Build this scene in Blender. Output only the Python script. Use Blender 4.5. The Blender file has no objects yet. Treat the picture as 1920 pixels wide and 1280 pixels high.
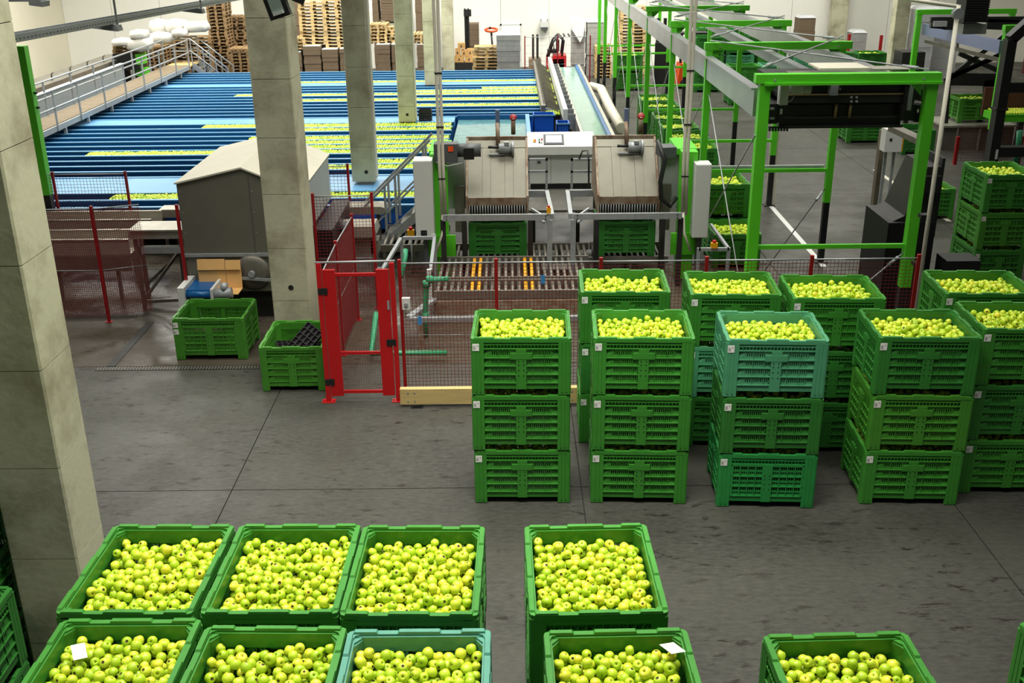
import bpy, bmesh, math, random
import numpy as np
from mathutils import Vector, Matrix, Quaternion
random.seed(7)
PI = math.pi
SC = bpy.context.scene
COL = SC.collection
# ---------------------------------------------------------------- camera
F, PITCH, ROLL, CH = 1977.0, math.radians(21.747), math.radians(-0.57), 6.84
_r = Vector((1, 0, 0)); _f = Vector((0, math.cos(PITCH), -math.sin(PITCH))); _d = Vector((0, -math.sin(PITCH), -math.cos(PITCH)))
_u = math.cos(ROLL) * _r - math.sin(ROLL) * _d
_v = math.sin(ROLL) * _r + math.cos(ROLL) * _d
cam = bpy.data.cameras.new('camera'); camo = bpy.data.objects.new('camera', cam); COL.objects.link(camo)
cam.sensor_width = 36; cam.lens = F / 1920 * 36; cam.clip_end = 300
_m = Matrix((( _u.x, -_v.x, -_f.x, 0), (_u.y, -_v.y, -_f.y, 0), (_u.z, -_v.z, -_f.z, CH), (0, 0, 0, 1)))
camo.matrix_world = _m
SC.camera = camo
# ---------------------------------------------------------------- world, lamps, exposure
SC.view_settings.view_transform = 'Standard'; SC.view_settings.look = 'None'
SC.view_settings.exposure = -0.8; SC.view_settings.gamma = 1.0; SC.view_settings.use_curve_mapping = False
SC.cycles.max_bounces = 6; SC.cycles.diffuse_bounces = 3; SC.cycles.glossy_bounces = 3
SC.cycles.sample_clamp_indirect = 4.0
W = bpy.data.worlds.new('world'); SC.world = W; W.use_nodes = True
W.node_tree.nodes['Background'].inputs[0].default_value = (0.93, 0.97, 1.0, 1)
W.node_tree.nodes['Background'].inputs[1].default_value = 0.115
def area(name, loc, size, power, color=(1, 1, 1), aim=None):
    l = bpy.data.lights.new(name, 'AREA'); l.shape = 'RECTANGLE'; l.size, l.size_y = size; l.energy = power; l.color = color; l.spread = math.radians(105 if loc[1] < 25 else 150)
    o = bpy.data.objects.new(name, l); COL.objects.link(o); o.location = loc
    if aim: o.rotation_euler = (Vector(aim) - Vector(loc)).to_track_quat('-Z', 'Y').to_euler()
    return o
WARM = (1.0, 0.97, 0.88)
for x, y, p in ((-5.5, 1.0, 420), (-1.5, 8.9, 1050), (2.6, 7.4, 450), (-7, 15, 430), (0.5, 16, 720), (5.5, 15.5, 290), (1.5, 22.5, 700), (9, 22, 380), (-8, 27, 1500), (4, 31, 900), (12, 30, 600), (-17, 29, 1500),  # first one is an added fill behind the camera for the near column's front
                (-13, 36, 2000), (-2, 38, 1900), (10, 40, 1000), (-17, 44, 2600), (-8, 47, 3600), (4, 47, 3600), (15, 47, 1800)):  # leftmost lamps added to brighten the left wall; rear ones boosted for the back
    area('ceiling_and_fill_lamp', (x, y, 10.5), (6, 3), p, WARM)
# ---------------------------------------------------------------- helpers
def at(px, py, z=None, y=None, x=None):
    """the point of the hall on the plane z, y or x seen in that spot of the photograph"""
    d = _f + _u * ((px - 960) / F) + _v * ((py - 640) / F)
    t = (z - CH) / d.z if z is not None else y / d.y if y is not None else x / d.x
    return Vector((0, 0, CH)) + d * t
def lin(c):
    return tuple((v / 255 / 12.92) if v <= 10 else ((v / 255 + 0.055) / 1.055) ** 2.4 for v in c)
def mat(name, rgb, rough=0.5, metal=0.0, var=0.0, scale=3.0, bump=0.0, rgb2=None, obcol=False, emit=0, bscale=None, spec=0.5, stretch=None):
    m = bpy.data.materials.new(name); m.use_nodes = True; nt = m.node_tree; N = nt.nodes; L = nt.links
    b = N['Principled BSDF']; b.inputs['Roughness'].default_value = rough; b.inputs['Metallic'].default_value = metal
    b.inputs['Specular IOR Level'].default_value = spec
    c = lin(rgb); b.inputs['Base Color'].default_value = (*c, 1)
    if emit:
        b.inputs['Emission Color'].default_value = (*c, 1); b.inputs['Emission Strength'].default_value = emit
    if var or bump or rgb2:
        tc = N.new('ShaderNodeTexCoord'); src = tc.outputs['Object']
        if stretch:
            mp = N.new('ShaderNodeMapping'); mp.inputs['Scale'].default_value = stretch; L.new(src, mp.inputs[0]); src = mp.outputs[0]
        nz = N.new('ShaderNodeTexNoise'); nz.inputs['Scale'].default_value = scale; nz.inputs['Detail'].default_value = 6; nz.inputs['Roughness'].default_value = 0.62
        L.new(src, nz.inputs['Vector'])
        if bump:
            bp = N.new('ShaderNodeBump'); bp.inputs['Strength'].default_value = bump; bp.inputs['Distance'].default_value = 0.02
            if bscale:
                n2 = N.new('ShaderNodeTexNoise'); n2.inputs['Scale'].default_value = bscale; n2.inputs['Detail'].default_value = 3; L.new(src, n2.inputs['Vector']); L.new(n2.outputs['Fac'], bp.inputs['Height'])
            else: L.new(nz.outputs['Fac'], bp.inputs['Height'])
            L.new(bp.outputs[0], b.inputs['Normal'])
    if obcol or var or rgb2:
        mx = N.new('ShaderNodeMix'); mx.data_type = 'RGBA'; mx.blend_type = 'MIX'
        if obcol:
            oi = N.new('ShaderNodeObjectInfo')
            hs = N.new('ShaderNodeHueSaturation'); hs.inputs['Value'].default_value = 1 - var; L.new(oi.outputs['Color'], hs.inputs['Color'])
            L.new(oi.outputs['Color'], mx.inputs['A']); L.new(hs.outputs[0], mx.inputs['B'])
        else:
            mx.inputs['A'].default_value = (*c, 1)
            mx.inputs['B'].default_value = (*lin(rgb2), 1) if rgb2 else (*[v * (1 - var) for v in c], 1)
        if var or rgb2:
            rp = N.new('ShaderNodeValToRGB'); rp.color_ramp.elements[0].position = 0.36; rp.color_ramp.elements[1].position = 0.66
            L.new(nz.outputs['Fac'], rp.inputs[0]); L.new(rp.outputs[0], mx.inputs['Factor'])
        else: mx.inputs['Factor'].default_value = 0
        L.new(mx.outputs['Result'], b.inputs['Base Color'])
    return m
class MB:
    """collects boxes, bars and tubes and links them as one mesh"""
    def __init__(s): s.v = []; s.f = []; s.m = []; s.sm = []; s.mi = 0
    def add(s, vs, fs, smooth=False):
        n = len(s.v); s.v += [tuple(v) for v in vs]
        for f in fs: s.f.append(tuple(i + n for i in f)); s.m.append(s.mi); s.sm.append(smooth)
        return s
    def box(s, x0, x1, y0, y1, z0, z1):
        return s.add([(x0, y0, z0), (x1, y0, z0), (x1, y1, z0), (x0, y1, z0), (x0, y0, z1), (x1, y0, z1), (x1, y1, z1), (x0, y1, z1)],
                     [(0, 3, 2, 1), (4, 5, 6, 7), (0, 1, 5, 4), (1, 2, 6, 5), (2, 3, 7, 6), (3, 0, 4, 7)])
    def hexa(s, p):
        return s.add(p, [(0, 3, 2, 1), (4, 5, 6, 7), (0, 1, 5, 4), (1, 2, 6, 5), (2, 3, 7, 6), (3, 0, 4, 7)])
    def rbox(s, c, sx, sy, sz, rz=0, rx=0, ry=0):
        R = Matrix.Rotation(rz, 3, 'Z') @ Matrix.Rotation(ry, 3, 'Y') @ Matrix.Rotation(rx, 3, 'X'); c = Vector(c)
        return s.hexa([c + R @ Vector((a * sx / 2, b * sy / 2, d * sz / 2)) for d in (-1, 1) for a, b in ((-1, -1), (1, -1), (1, 1), (-1, 1))])
    def bar(s, a, b, w, h, up=(0, 0, 1)):
        a = Vector(a); b = Vector(b); t = (b - a).normalized(); up = Vector(up)
        if abs(t.dot(up)) > 0.99: up = Vector((0, 1, 0))
        x = t.cross(up).normalized(); y = x.cross(t).normalized()
        q = [x * (i * w / 2) + y * (j * h / 2) for i, j in ((-1, -1), (1, -1), (1, 1), (-1, 1))]
        return s.hexa([a + k for k in q] + [b + k for k in q])
    def tube(s, pts, r, n=8, cap=True, closed=False):
        pts = [Vector(p) for p in pts]; rs = r if isinstance(r, (list, tuple)) else [r] * len(pts)
        k0 = len(s.v); k = len(pts); vs = []; fs = []; x = None
        for i, p in enumerate(pts):
            t = (pts[min(i + 1, k - 1)] - pts[max(i - 1, 0)])
            t = t.normalized() if t.length > 1e-9 else Vector((0, 0, 1))
            if x is None:
                x = t.orthogonal().normalized()
            else:
                x = (x - t * x.dot(t)); x = x.normalized() if x.length > 1e-6 else t.orthogonal().normalized()
            y = t.cross(x)
            for j in range(n):
                a = 2 * PI * (j + .5) / n; vs.append(p + (x * math.cos(a) + y * math.sin(a)) * rs[i])
        for i in range(k - 1):
            for j in range(n): fs.append((i * n + j, i * n + (j + 1) % n, (i + 1) * n + (j + 1) % n, (i + 1) * n + j))
        s.add(vs, fs, n > 4)
        if cap:
            s.add([], [tuple(range(n - 1, -1, -1)), tuple(range((k - 1) * n, k * n))]) if False else None
            n0 = k0
            s.f.append(tuple(n0 + j for j in range(n - 1, -1, -1))); s.m.append(s.mi); s.sm.append(False)
            s.f.append(tuple(n0 + (k - 1) * n + j for j in range(n))); s.m.append(s.mi); s.sm.append(False)
        return s
    def cyl(s, a, b, r, n=12): return s.tube([a, b], r, n)
    def prism(s, poly, z0, z1, axis='z', o=(0, 0, 0)):
        o = Vector(o); k = len(poly)
        def P(u, w, z): return o + (Vector((u, w, z)) if axis == 'z' else Vector((u, z, w)) if axis == 'y' else Vector((z, u, w)))
        vs = [P(u, w, z0) for u, w in poly] + [P(u, w, z1) for u, w in poly]
        return s.add(vs, [tuple(range(k - 1, -1, -1)), tuple(range(k, 2 * k))] + [(i, (i + 1) % k, k + (i + 1) % k, k + i) for i in range(k)])
    def lathe(s, prof, n=16, c=(0, 0, 0)):
        c = Vector(c); k = len(prof); vs = []
        for rr, z in prof:
            for j in range(n): vs.append(c + Vector((rr * math.cos(2 * PI * j / n), rr * math.sin(2 * PI * j / n), z)))
        return s.add(vs, [(i * n + j, i * n + (j + 1) % n, (i + 1) * n + (j + 1) % n, (i + 1) * n + j) for i in range(k - 1) for j in range(n)], True)
    def mesh(s, name, mats):
        me = bpy.data.meshes.new(name); me.from_pydata(s.v, [], s.f)
        for m in (mats if isinstance(mats, (list, tuple)) else [mats]): me.materials.append(m)
        me.polygons.foreach_set('material_index', s.m); me.polygons.foreach_set('use_smooth', s.sm)
        bm = bmesh.new(); bm.from_mesh(me); bmesh.ops.recalc_face_normals(bm, faces=bm.faces); bm.to_mesh(me); bm.free()
        me.update(); return me
    def build(s, name, mats, parent=None):
        return link(name, s.mesh(name, mats), parent)
def link(name, me, parent=None):
    o = bpy.data.objects.new(name, me); COL.objects.link(o)
    if parent: o.parent = parent
    return o
def tag(o, label=None, cat=None, group=None, kind=None):
    if label: o['label'] = label
    if cat: o['category'] = cat
    if group: o['group'] = group
    if kind: o['kind'] = kind
    return o
def thing(name, label, cat, loc=(0, 0, 0), rz=0, group=None):
    o = bpy.data.objects.new(name, None); COL.objects.link(o); o.location = loc; o.rotation_euler = (0, 0, rz); o.empty_display_size = .1
    return tag(o, label, cat, group)
KIDS = {}
def kids(o):
    return [c for c in COL.objects if c.parent == o] if o.name not in KIDS else KIDS[o.name]
def dup(root, loc=None, rz=None, label=None, group=None):
    """a copy of a thing with copies of its parts and sub-parts"""
    if root.name not in KIDS: KIDS[root.name] = list(root.children)
    r = root.copy(); COL.objects.link(r)
    if loc is not None: r.location = loc
    if rz is not None: r.rotation_euler = (0, 0, rz)
    if label: r['label'] = label
    if group: r['group'] = group
    for ch in KIDS[root.name]:
        c = ch.copy(); COL.objects.link(c); c.parent = r
        for g in ch.children:
            d = g.copy(); COL.objects.link(d); d.parent = c
    return r
# ---------------------------------------------------------------- materials
M = {}
M['bin'] = mat('bin_plastic', (50, 150, 50), 0.42, var=0.16, scale=5, obcol=True, bump=0.05, bscale=60)
M['card'] = mat('label_paper', (222, 222, 215), 0.7)
M['ink'] = mat('label_print', (70, 72, 75), 0.7)
M['galv'] = mat('galvanised_steel', (160, 165, 167), 0.42, 0.3, var=0.18, scale=9)
M['steel'] = mat('stainless_steel', (176, 172, 160), 0.38, 0.6, var=0.2, scale=2.5, bump=0.02)
M['dullsteel'] = mat('dull_steel', (120, 116, 106), 0.5, 0.5, var=0.3, scale=3)
M['darksteel'] = mat('dark_steel', (52, 52, 50), 0.5, 0.4, var=0.25, scale=4)
M['black'] = mat('black_paint', (24, 25, 26), 0.45, var=0.2, scale=6)
M['blackp'] = mat('black_plastic', (20, 20, 21), 0.6)
M['green'] = mat('green_paint', (86, 196, 36), 0.4, var=0.06, scale=3)
M['red'] = mat('red_paint', (186, 16, 22), 0.4, var=0.1, scale=4)
M['redpost'] = mat('dark_red_paint', (146, 14, 20), 0.45, var=0.15, scale=4)
M['pale'] = mat('pale_grey_paint', (196, 200, 194), 0.45, var=0.04, scale=3)
M['redmesh'] = mat('red_wire', (112, 30, 30), 0.5)
M['blue'] = mat('blue_paint', (8, 84, 142), 0.35, var=0.12, scale=1.2)
M['ltblue'] = mat('light_blue_floor', (104, 160, 206), 0.35, var=0.12, scale=1.5)
M['water'] = mat('flume_water', (14, 40, 62), 0.2, bump=0.25, bscale=7, var=0.2, scale=3)
M['white'] = mat('white_paint', (206, 208, 204), 0.45, var=0.05, scale=3)
M['grey'] = mat('grey_paint', (150, 154, 152), 0.45, var=0.06, scale=3)
M['dgrey'] = mat('dark_grey_paint', (78, 82, 84), 0.45, var=0.1, scale=4)
M['wood'] = mat('pallet_wood', (196, 168, 116), 0.75, var=0.35, scale=3, stretch=(1, 6, 6))
M['woodd'] = mat('dark_pallet_wood', (140, 112, 74), 0.8, var=0.4, scale=3, stretch=(1, 6, 6))
M['wood2'] = mat('plank_wood', (205, 178, 118), 0.7, var=0.2, scale=2.0, stretch=(1, 10, 10))
M['kraft'] = mat('cardboard', (214, 168, 104), 0.8, var=0.06, scale=3)
M['kraftd'] = mat('brown_cardboard', (104, 88, 68), 0.85, var=0.15, scale=4)
M['film'] = mat('wrapping_film', (205, 208, 210), 0.25, var=0.12, scale=4, bump=0.4, bscale=5)
M['deckwood'] = mat('deck_wood', (116, 102, 80), 0.75, var=0.2, scale=2.0, stretch=(10, 1, 10))
M['rubber'] = mat('rubber', (28, 28, 28), 0.8)
M['pvc'] = mat('green_pipe_plastic', (42, 140, 98), 0.45, var=0.1)
M['yellow'] = mat('yellow_plastic', (226, 160, 20), 0.45)
M['conduit'] = mat('white_conduit', (205, 202, 186), 0.5, var=0.08)
M['orange'] = mat('orange_paint', (226, 80, 26), 0.4)
# ---------------------------------------------------------------- floor, walls, columns
def floor_mat(name, a, b, wet, dark, sp=.2):
    m = bpy.data.materials.new(name); m.use_nodes = True; nt = m.node_tree; N = nt.nodes; L = nt.links
    bs = N['Principled BSDF']; tc = N.new('ShaderNodeTexCoord')
    def noise(scale, detail, st=None, rough=0.6):
        n = N.new('ShaderNodeTexNoise'); n.inputs['Scale'].default_value = scale; n.inputs['Detail'].default_value = detail; n.inputs['Roughness'].default_value = rough
        s = tc.outputs['Object']
        if st:
            mp = N.new('ShaderNodeMapping'); mp.inputs['Scale'].default_value = st; L.new(s, mp.inputs[0]); s = mp.outputs[0]
        L.new(s, n.inputs['Vector']); return n.outputs['Fac']
    def ramp(src, p0, p1, c0=(0, 0, 0, 1), c1=(1, 1, 1, 1)):
        r = N.new('ShaderNodeValToRGB'); r.color_ramp.elements[0].position = p0; r.color_ramp.elements[1].position = p1
        r.color_ramp.elements[0].color = c0; r.color_ramp.elements[1].color = c1; L.new(src, r.inputs[0]); return r.outputs[0]
    def mix(f, A, B):
        x = N.new('ShaderNodeMix'); x.data_type = 'RGBA'; L.new(f, x.inputs['Factor'])
        for s, k in ((A, 'A'), (B, 'B')):
            if isinstance(s, tuple): x.inputs[k].default_value = (*s, 1)
            else: L.new(s, x.inputs[k])
        return x.outputs['Result']
    tone = mix(ramp(noise(0.45, 8), 0.35, 0.68), lin(a), lin(b))
    fine = mix(ramp(noise(9, 6, (1, 2.2, 1)), 0.3, 0.75), tone, tuple(v * 1.25 for v in lin(b)))
    spots = ramp(noise(4.5, 5, (0.7, 1.9, 1), 0.7), 0.57, 0.63)
    area_ = ramp(noise(0.5, 3), 0.40, 0.56)
    mu = N.new('ShaderNodeMath'); mu.operation = 'MULTIPLY'; L.new(spots, mu.inputs[0]); L.new(area_, mu.inputs[1])
    L.new(mix(mu.outputs[0], fine, lin(dark)), bs.inputs['Base Color'])
    bs.inputs['Specular IOR Level'].default_value = sp
    w = ramp(noise(0.8, 5), 0.40, 0.62, (wet[0],) * 3 + (1,), (wet[1],) * 3 + (1,))
    L.new(w, bs.inputs['Roughness'])
    bp = N.new('ShaderNodeBump'); bp.inputs['Strength'].default_value = 0.12; bp.inputs['Distance'].default_value = 0.01
    L.new(noise(6, 4), bp.inputs['Height']); L.new(bp.outputs[0], bs.inputs['Normal'])
    return m
M['floor'] = floor_mat('wet_concrete', (48, 48, 45), (68, 68, 62), (0.34, 0.55), (38, 35, 30), .16)
M['floorwet'] = floor_mat('soaked_concrete', (50, 46, 39), (70, 64, 54), (0.16, 0.5), (34, 30, 25))
M['joint'] = mat('joint_filler', (34, 32, 29), 0.9)
fl = tag(MB().box(-26, 30, -4, 64, -0.3, -0.02).build('floor', M['joint']), kind='structure')
xs = [-26, -16, -9.4, -3.66, 0.88, 5.52, 10.4, 15.5, 22, 30]; ys = [-4, 3.2, 12.03, 16.2, 21.5, 27.5, 33.5, 39.5, 46, 52, 58, 64]
for i in range(len(xs) - 1):
    for j in range(len(ys) - 1):
        g = 0.007
        wet = (xs[i] in (-9.4,) and ys[j] in (16.2, 21.5)) or (xs[i] in (-3.66, .88) and ys[j] == 16.2)
        MB().box(xs[i] + g, xs[i + 1] - g, ys[j] + g, ys[j + 1] - g, -0.05, 0.0).build('floor_slab', M['floorwet' if wet else 'floor'], fl)
M['wall'] = mat('cream_wall', (232, 226, 204), 0.8, var=0.06, scale=0.4)
M['wallb'] = mat('white_wall_panel', (236, 236, 226), 0.7, var=0.04, scale=0.4)
tag(MB().box(-22.3, -22, -4, 54.5, 0, 13).build('wall_left', M['wall']), kind='structure')
wb = tag(MB().box(-22, 26, 54.5, 54.8, 0, 13).build('wall_back', M['wallb']), kind='structure')
for k, x0 in enumerate([-22 + 2.4 * i for i in range(20)]):
    MB().box(x0 + .01, min(x0 + 2.39, 26), 54.45, 54.499, 0, 13).build('wall_panel', M['wallb'], wb)
tag(MB().box(26, 26.3, -4, 54.5, 0, 13).build('wall_right', M['wall']), kind='structure')
# concrete columns cast in lifts, the seams recessed
M['conc'] = mat('column_concrete', (182, 181, 154), 0.8, var=0.0, scale=1.1, bump=0.15, bscale=14, rgb2=(120, 112, 88))
nt = M['conc'].node_tree
for n in nt.nodes:
    if n.type == 'VALTORGB': n.color_ramp.elements[0].position = 0.46; n.color_ramp.elements[1].position = 0.74
M['seam'] = mat('column_seam', (120, 112, 92), 0.9)
def column(x1, y, w, d, z0, z1, seam, first, hole=None, rz=-0.02, pipe=False):
    c = tag(MB().box(-w + .015, -.015, .015, d - .015, z0, z1).build('column', M['seam']), kind='structure')
    c.location = (x1, y, 0); c.rotation_euler = (0, 0, rz)
    zs = [z0] + [v for v in [first + seam * i for i in range(20)] if z0 + .1 < v < z1 - .1] + [z1]
    for a, b in zip(zs, zs[1:]):
        q = MB(); e = .018; p = [(-w, e), (-w + e, 0), (-e, 0), (0, e), (0, d - e), (-e, d), (-w + e, d), (-w, d - e)]
        q.prism(p, a + .004, b - .004).build('concrete_lift', M['conc'], c)
    if hole: MB().cyl((hole[0], -.004, hole[1]), (hole[0], .02, hole[1]), .045, 14).build('formwork_hole', M['blackp'], c)
    if pipe: MB().box(.005, .05, .02, .11, z0 + (.1 if z0 else 0), z1).build('white_downpipe', M['conduit'], c)
    return c
column(-3.98, 8.2, .61, .62, 0, 10, .93, .55, rz=-.01)
column(-3.34, 16.5, .63, .66, 0, 10, .90, .12, hole=(-.3, 1.25), rz=-.03)
column(-3.24, 24.9, .55, .62, 1.06, 10, .92, 1.9, hole=(-.2, 1.3), pipe=True)
column(-2.95, 33.2, .53, .6, 1.02, 10, .92, 1.5, hole=(-.25, 1.25), pipe=True)
column(-2.75, 41.3, .5, .6, 1.0, 10, .92, 1.5, pipe=True)
column(-2.55, 49.8, .5, .6, 0, 10, 1.0, 1.5)
# far right pair of columns
for (a, b, yy) in ((1563, 1592, 53.3), (1682, 1708, 47.0)):
    p = at(a, 10, y=yy); q = at(b, 10, y=yy)
    column(q.x, yy, q.x - p.x, .6, 0, 10, 1.0, .9, pipe=False, rz=-.02)
    MB()
# ---------------------------------------------------------------- plastic apple bins (1.2 x 1.0 x 0.75)
BH = 0.75
def long_panel(L, kind=0):
    """one outer wall panel along x, centred, outer face towards -y at y=0; z from .085 to .70"""
    b = MB(); h = L / 2; y0, y1 = 0.012, 0.045        # recessed slats between y0..y1
    b.box(-h, h, y0, y1, .085, .16)                    # bottom band
    b.box(-h, h, y0 + .004, y1, .655, .70)
    b.box(-h, h, 0.0, y1, .600, .612); b.box(-h, h, 0.004, y1, .655, .664)
    n = 22
    for i in range(n + 1):                             # short ribs of the top band
        x = -h + 2 * h * i / n; b.box(x - .003, x + .003, .002, y1, .612, .655)
    b.box(-h, h, .036, y1, .612, .655)
    if kind == 0:
        rows = [(.49, .60), (.385, .485), (.275, .38), (.165, .27)]
        for a, c in rows:
            b.box(-h, h, -.002, y1, a - .006, a + .006)
            for s in (-1, 1):
                xa, xb = (.075 * s, (h - .09) * s); x0, x1 = min(xa, xb), max(xa, xb)
                b.box(x0, x1, y0, y1, a + .006, a + .028); b.box(x0, x1, y0, y1, c - .03, c)
                k = 11
                for i in range(k + 1):
                    x = x0 + (x1 - x0) * i / k; b.box(x - .0065, x + .0065, y0 + .002, y1, a + .028, c - .03)
                xe0, xe1 = sorted(((h - .09) * s, h * s)); b.hexa([(xe0, y0, a), (xe1, y0, a), (xe1, y1, a), (xe0, y1, a), (xe0, y0 + .0, c), (xe1, y0 + .028, c), (xe1, y1, c), (xe0, y1, c)] if s > 0 else
                                                                  [(xe0, y0, a), (xe1, y0, a), (xe1, y1, a), (xe0, y1, a), (xe0, y0 + .028, c), (xe1, y0, c), (xe1, y1, c), (xe0, y1, c)])
                for t in (h * .3, h * .62): b.box(s * t - .003, s * t + .003, .004, y1, a, c)
        b.box(-.062, .062, -.003, y1, .085, .60); b.box(-.13, .13, -.006, y1, .475, .555)
    else:
        for s in (-1, 1):
            xa, xb = sorted((.05 * s, (h - .015) * s)); w = xb - xa; k = 3
            for (a, c) in ((.44, .575), (.30, .43), (.165, .285)):
                b.box(xa, xb, 0.0, y1, a - .01, a + .004)
                for i in range(5):
                    x = xa + w * i / 4; b.box(x - (.014 if i in (0, 4) else .006), x + (.014 if i in (0, 4) else .006), .002, y1, a, c)
                for i in range(15):
                    x = xa + w * (i + .5) / 15; b.box(x - .006, x + .006, y0 + .004, y1, a, c)
                zc = (a + c) / 2; b.box(xa, xb, y0, y1, zc - .012, zc + .012); b.box(xa, xb, y0, y1, a, a + .02)
            b.box(xa, xb, 0, y1, .575, .60)
        b.box(-.06, .06, -.004, y1, .085, .60)
    for z in (.50 - .05, .405, .335, .265):
        b.mi = 1
        for s in (-1, 1): b.box(s * .03 - .006, s * .03 + .006, -.0065, -.002, z - .006, z + .006)
        b.mi = 0
    return b
def short_panel(L):
    b = MB(); h = L / 2; y0, y1 = .012, .045
    b.box(-h, h, y0, y1, .085, .155); b.box(-h, h, .004, y1, .645, .70)
    for i in range(14):
        x = -h + 2 * h * i / 13; b.box(x - .003, x + .003, .0, y1, .60, .645)
    b.box(-h, h, .03, y1, .60, .645)
    for s in (-1, 1):
        xa, xb = sorted((.06 * s, h * s)); w = xb - xa
        for a, c in ((.475, .60), (.37, .465), (.265, .36), (.155, .255)):
            b.box(xa, xb, -.001, y1, a - .007, a + .005)
            for i in range(5):
                x = xa + w * i / 4; b.box(x - .007, x + .007, .002, y1, a, c)
            for i in range(10):
                x = xa + w * (i + .5) / 10; b.box(x - .007, x + .007, y0 + .004, y1, a, c)
            b.box(xa, xb, y0, y1, c - .02, c); b.box(xa, xb, y0, y1, a, a + .016)
    b.box(-.06, .06, -.003, y1, .085, .60); b.box(-.1, .1, -.006, y1, .50, .58)
    return b
def bin_meshes():
    d = {}; t = .045; w, dd = .6, .5; pw = .155           # half sizes, corner post width
    BM = [M['bin'], M['blackp']]
    d['long'] = long_panel(1.2 - 2 * pw, 0).mesh('wall_panel', BM); d['long2'] = long_panel(1.2 - 2 * pw, 1).mesh('wall_panel', BM)
    d['short'] = short_panel(1.0 - 2 * .12).mesh('end_panel', BM)
    b = MB(); b.box(-w + .03, w - .03, -dd + .03, dd - .03, .085, .115)          # deck with two runners
    for y in (-.2, .2): b.box(-w + .05, w - .05, y - .04, y + .04, .06, .085)
    for s in (-1, 1):                                                           # inner top lining
        b.box(-w + .04, w - .04, s * (dd - .05) - .006, s * (dd - .05) + .006, .60, .72); b.box(s * (w - .05) - .006, s * (w - .05) + .006, -dd + .04, dd - .04, .60, .72)
    d['deck'] = b.mesh('deck', BM)
    b = MB(); c = .022                                                          # L-shaped corner post, outer corner at (-w,-dd)
    p = [(-w, -dd + c), (-w + .006, -dd + .006), (-w + c, -dd), (-w + .06, -dd), (-w + .064, -dd + .004), (-w + .07, -dd), (-w + .105, -dd), (-w + .109, -dd + .004), (-w + .115, -dd), (-w + pw, -dd), (-w + pw, -dd + t), (-w + .09, -dd + .09), (-w + t, -dd + .12), (-w, -dd + .12)]
    b.prism(p, .012, .70); b.mi = 1
    for x in (.05, .11): b.box(-w + x - .006, -w + x + .006, -dd - .001, -dd + .004, .035, .047)
    b.mi = 0; d['post'] = b.mesh('corner_post', BM)
    b = MB(); b.mi = 0; b.box(-w + .01, -w + pw - .01, -dd + .01, -dd + .11, 0, .012); d['foot'] = b.mesh('foot_pad', M['blackp'])
    b = MB(); z0, z1 = .70, .735                                                 # rim ring with raised lugs
    def ring(ox, oy, ix, iy, za, zb):
        b.box(-ox, ox, -oy, -iy, za, zb); b.box(-ox, ox, iy, oy, za, zb); b.box(-ox, -ix, -iy, iy, za, zb); b.box(ix, ox, -iy, iy, za, zb)
    def rr(x, y, c): return [(-x, -y + c), (-x + c * .3, -y + c * .3), (-x + c, -y), (x - c, -y), (x - c * .3, -y + c * .3), (x, -y + c), (x, y - c), (x - c * .3, y - c * .3), (x - c, y), (-x + c, y), (-x + c * .3, y - c * .3), (-x, y - c)]
    o, i_ = rr(w, dd, .04), rr(w - .042, dd - .042, .05)
    k = 12; vs = [(x, y, z1) for x, y in o] + [(x, y, z1) for x, y in i_] + [(x, y, .69) for x, y in o] + [(x, y, .69) for x, y in i_]
    b.add(vs, [(j, (j + 1) % k, k + (j + 1) % k, k + j) for j in range(k)] + [(2 * k + j, 2 * k + (j + 1) % k, (j + 1) % k, j) for j in range(k)] + [(k + j, k + (j + 1) % k, 3 * k + (j + 1) % k, 3 * k + j) for j in range(k)])
    for s in (-1, 1):
        for (a, c_) in ((-w + .05, -w + .27), (-.12, .12), (w - .27, w - .05)):
            y = s * (dd - .021); b.hexa([(a - .012, y - .02, z1), (c_ + .012, y - .02, z1), (c_ + .012, y + .02, z1), (a - .012, y + .02, z1), (a, y - .018, .75), (c_, y - .018, .75), (c_, y + .018, .75), (a, y + .018, .75)])
        for (a, c_) in ((-dd + .05, -dd + .2), (-.14, .14), (dd - .2, dd - .05)):
            x = s * (w - .021); b.hexa([(x - .02, a - .012, z1), (x + .02, a - .012, z1), (x + .02, c_ + .012, z1), (x - .02, c_ + .012, z1), (x - .018, a, .75), (x + .018, a, .75), (x + .018, c_, .75), (x - .018, c_, .75)])
        for q in (-1, 1):                                                       # gussets in the inner corners
            b.prism([(s * (w - .04), q * (dd - .04)), (s * (w - .13), q * (dd - .04)), (s * (w - .04), q * (dd - .12))], .60, .715)
    d['rim'] = b.mesh('rim', BM)
    b = MB(); b.box(-.04, .04, -.003, 0, -.045, .045); b.mi = 1
    for j, (u, ww) in enumerate(((-.032, .003), (-.024, .004), (-.015, .003), (-.008, .003))): b.box(u, u + ww, -.004, -.0029, -.03, .012 + .006 * (j % 2))
    b.box(.014, .024, -.004, -.0029, .012, .022); d['card'] = b.mesh('label_card', [M['card'], M['ink']])
    return d
BMESH = bin_meshes()
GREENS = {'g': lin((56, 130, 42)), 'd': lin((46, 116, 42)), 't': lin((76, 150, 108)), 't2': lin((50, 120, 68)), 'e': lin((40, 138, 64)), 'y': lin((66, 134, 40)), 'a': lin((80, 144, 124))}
BIN_PROTO = {}
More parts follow.
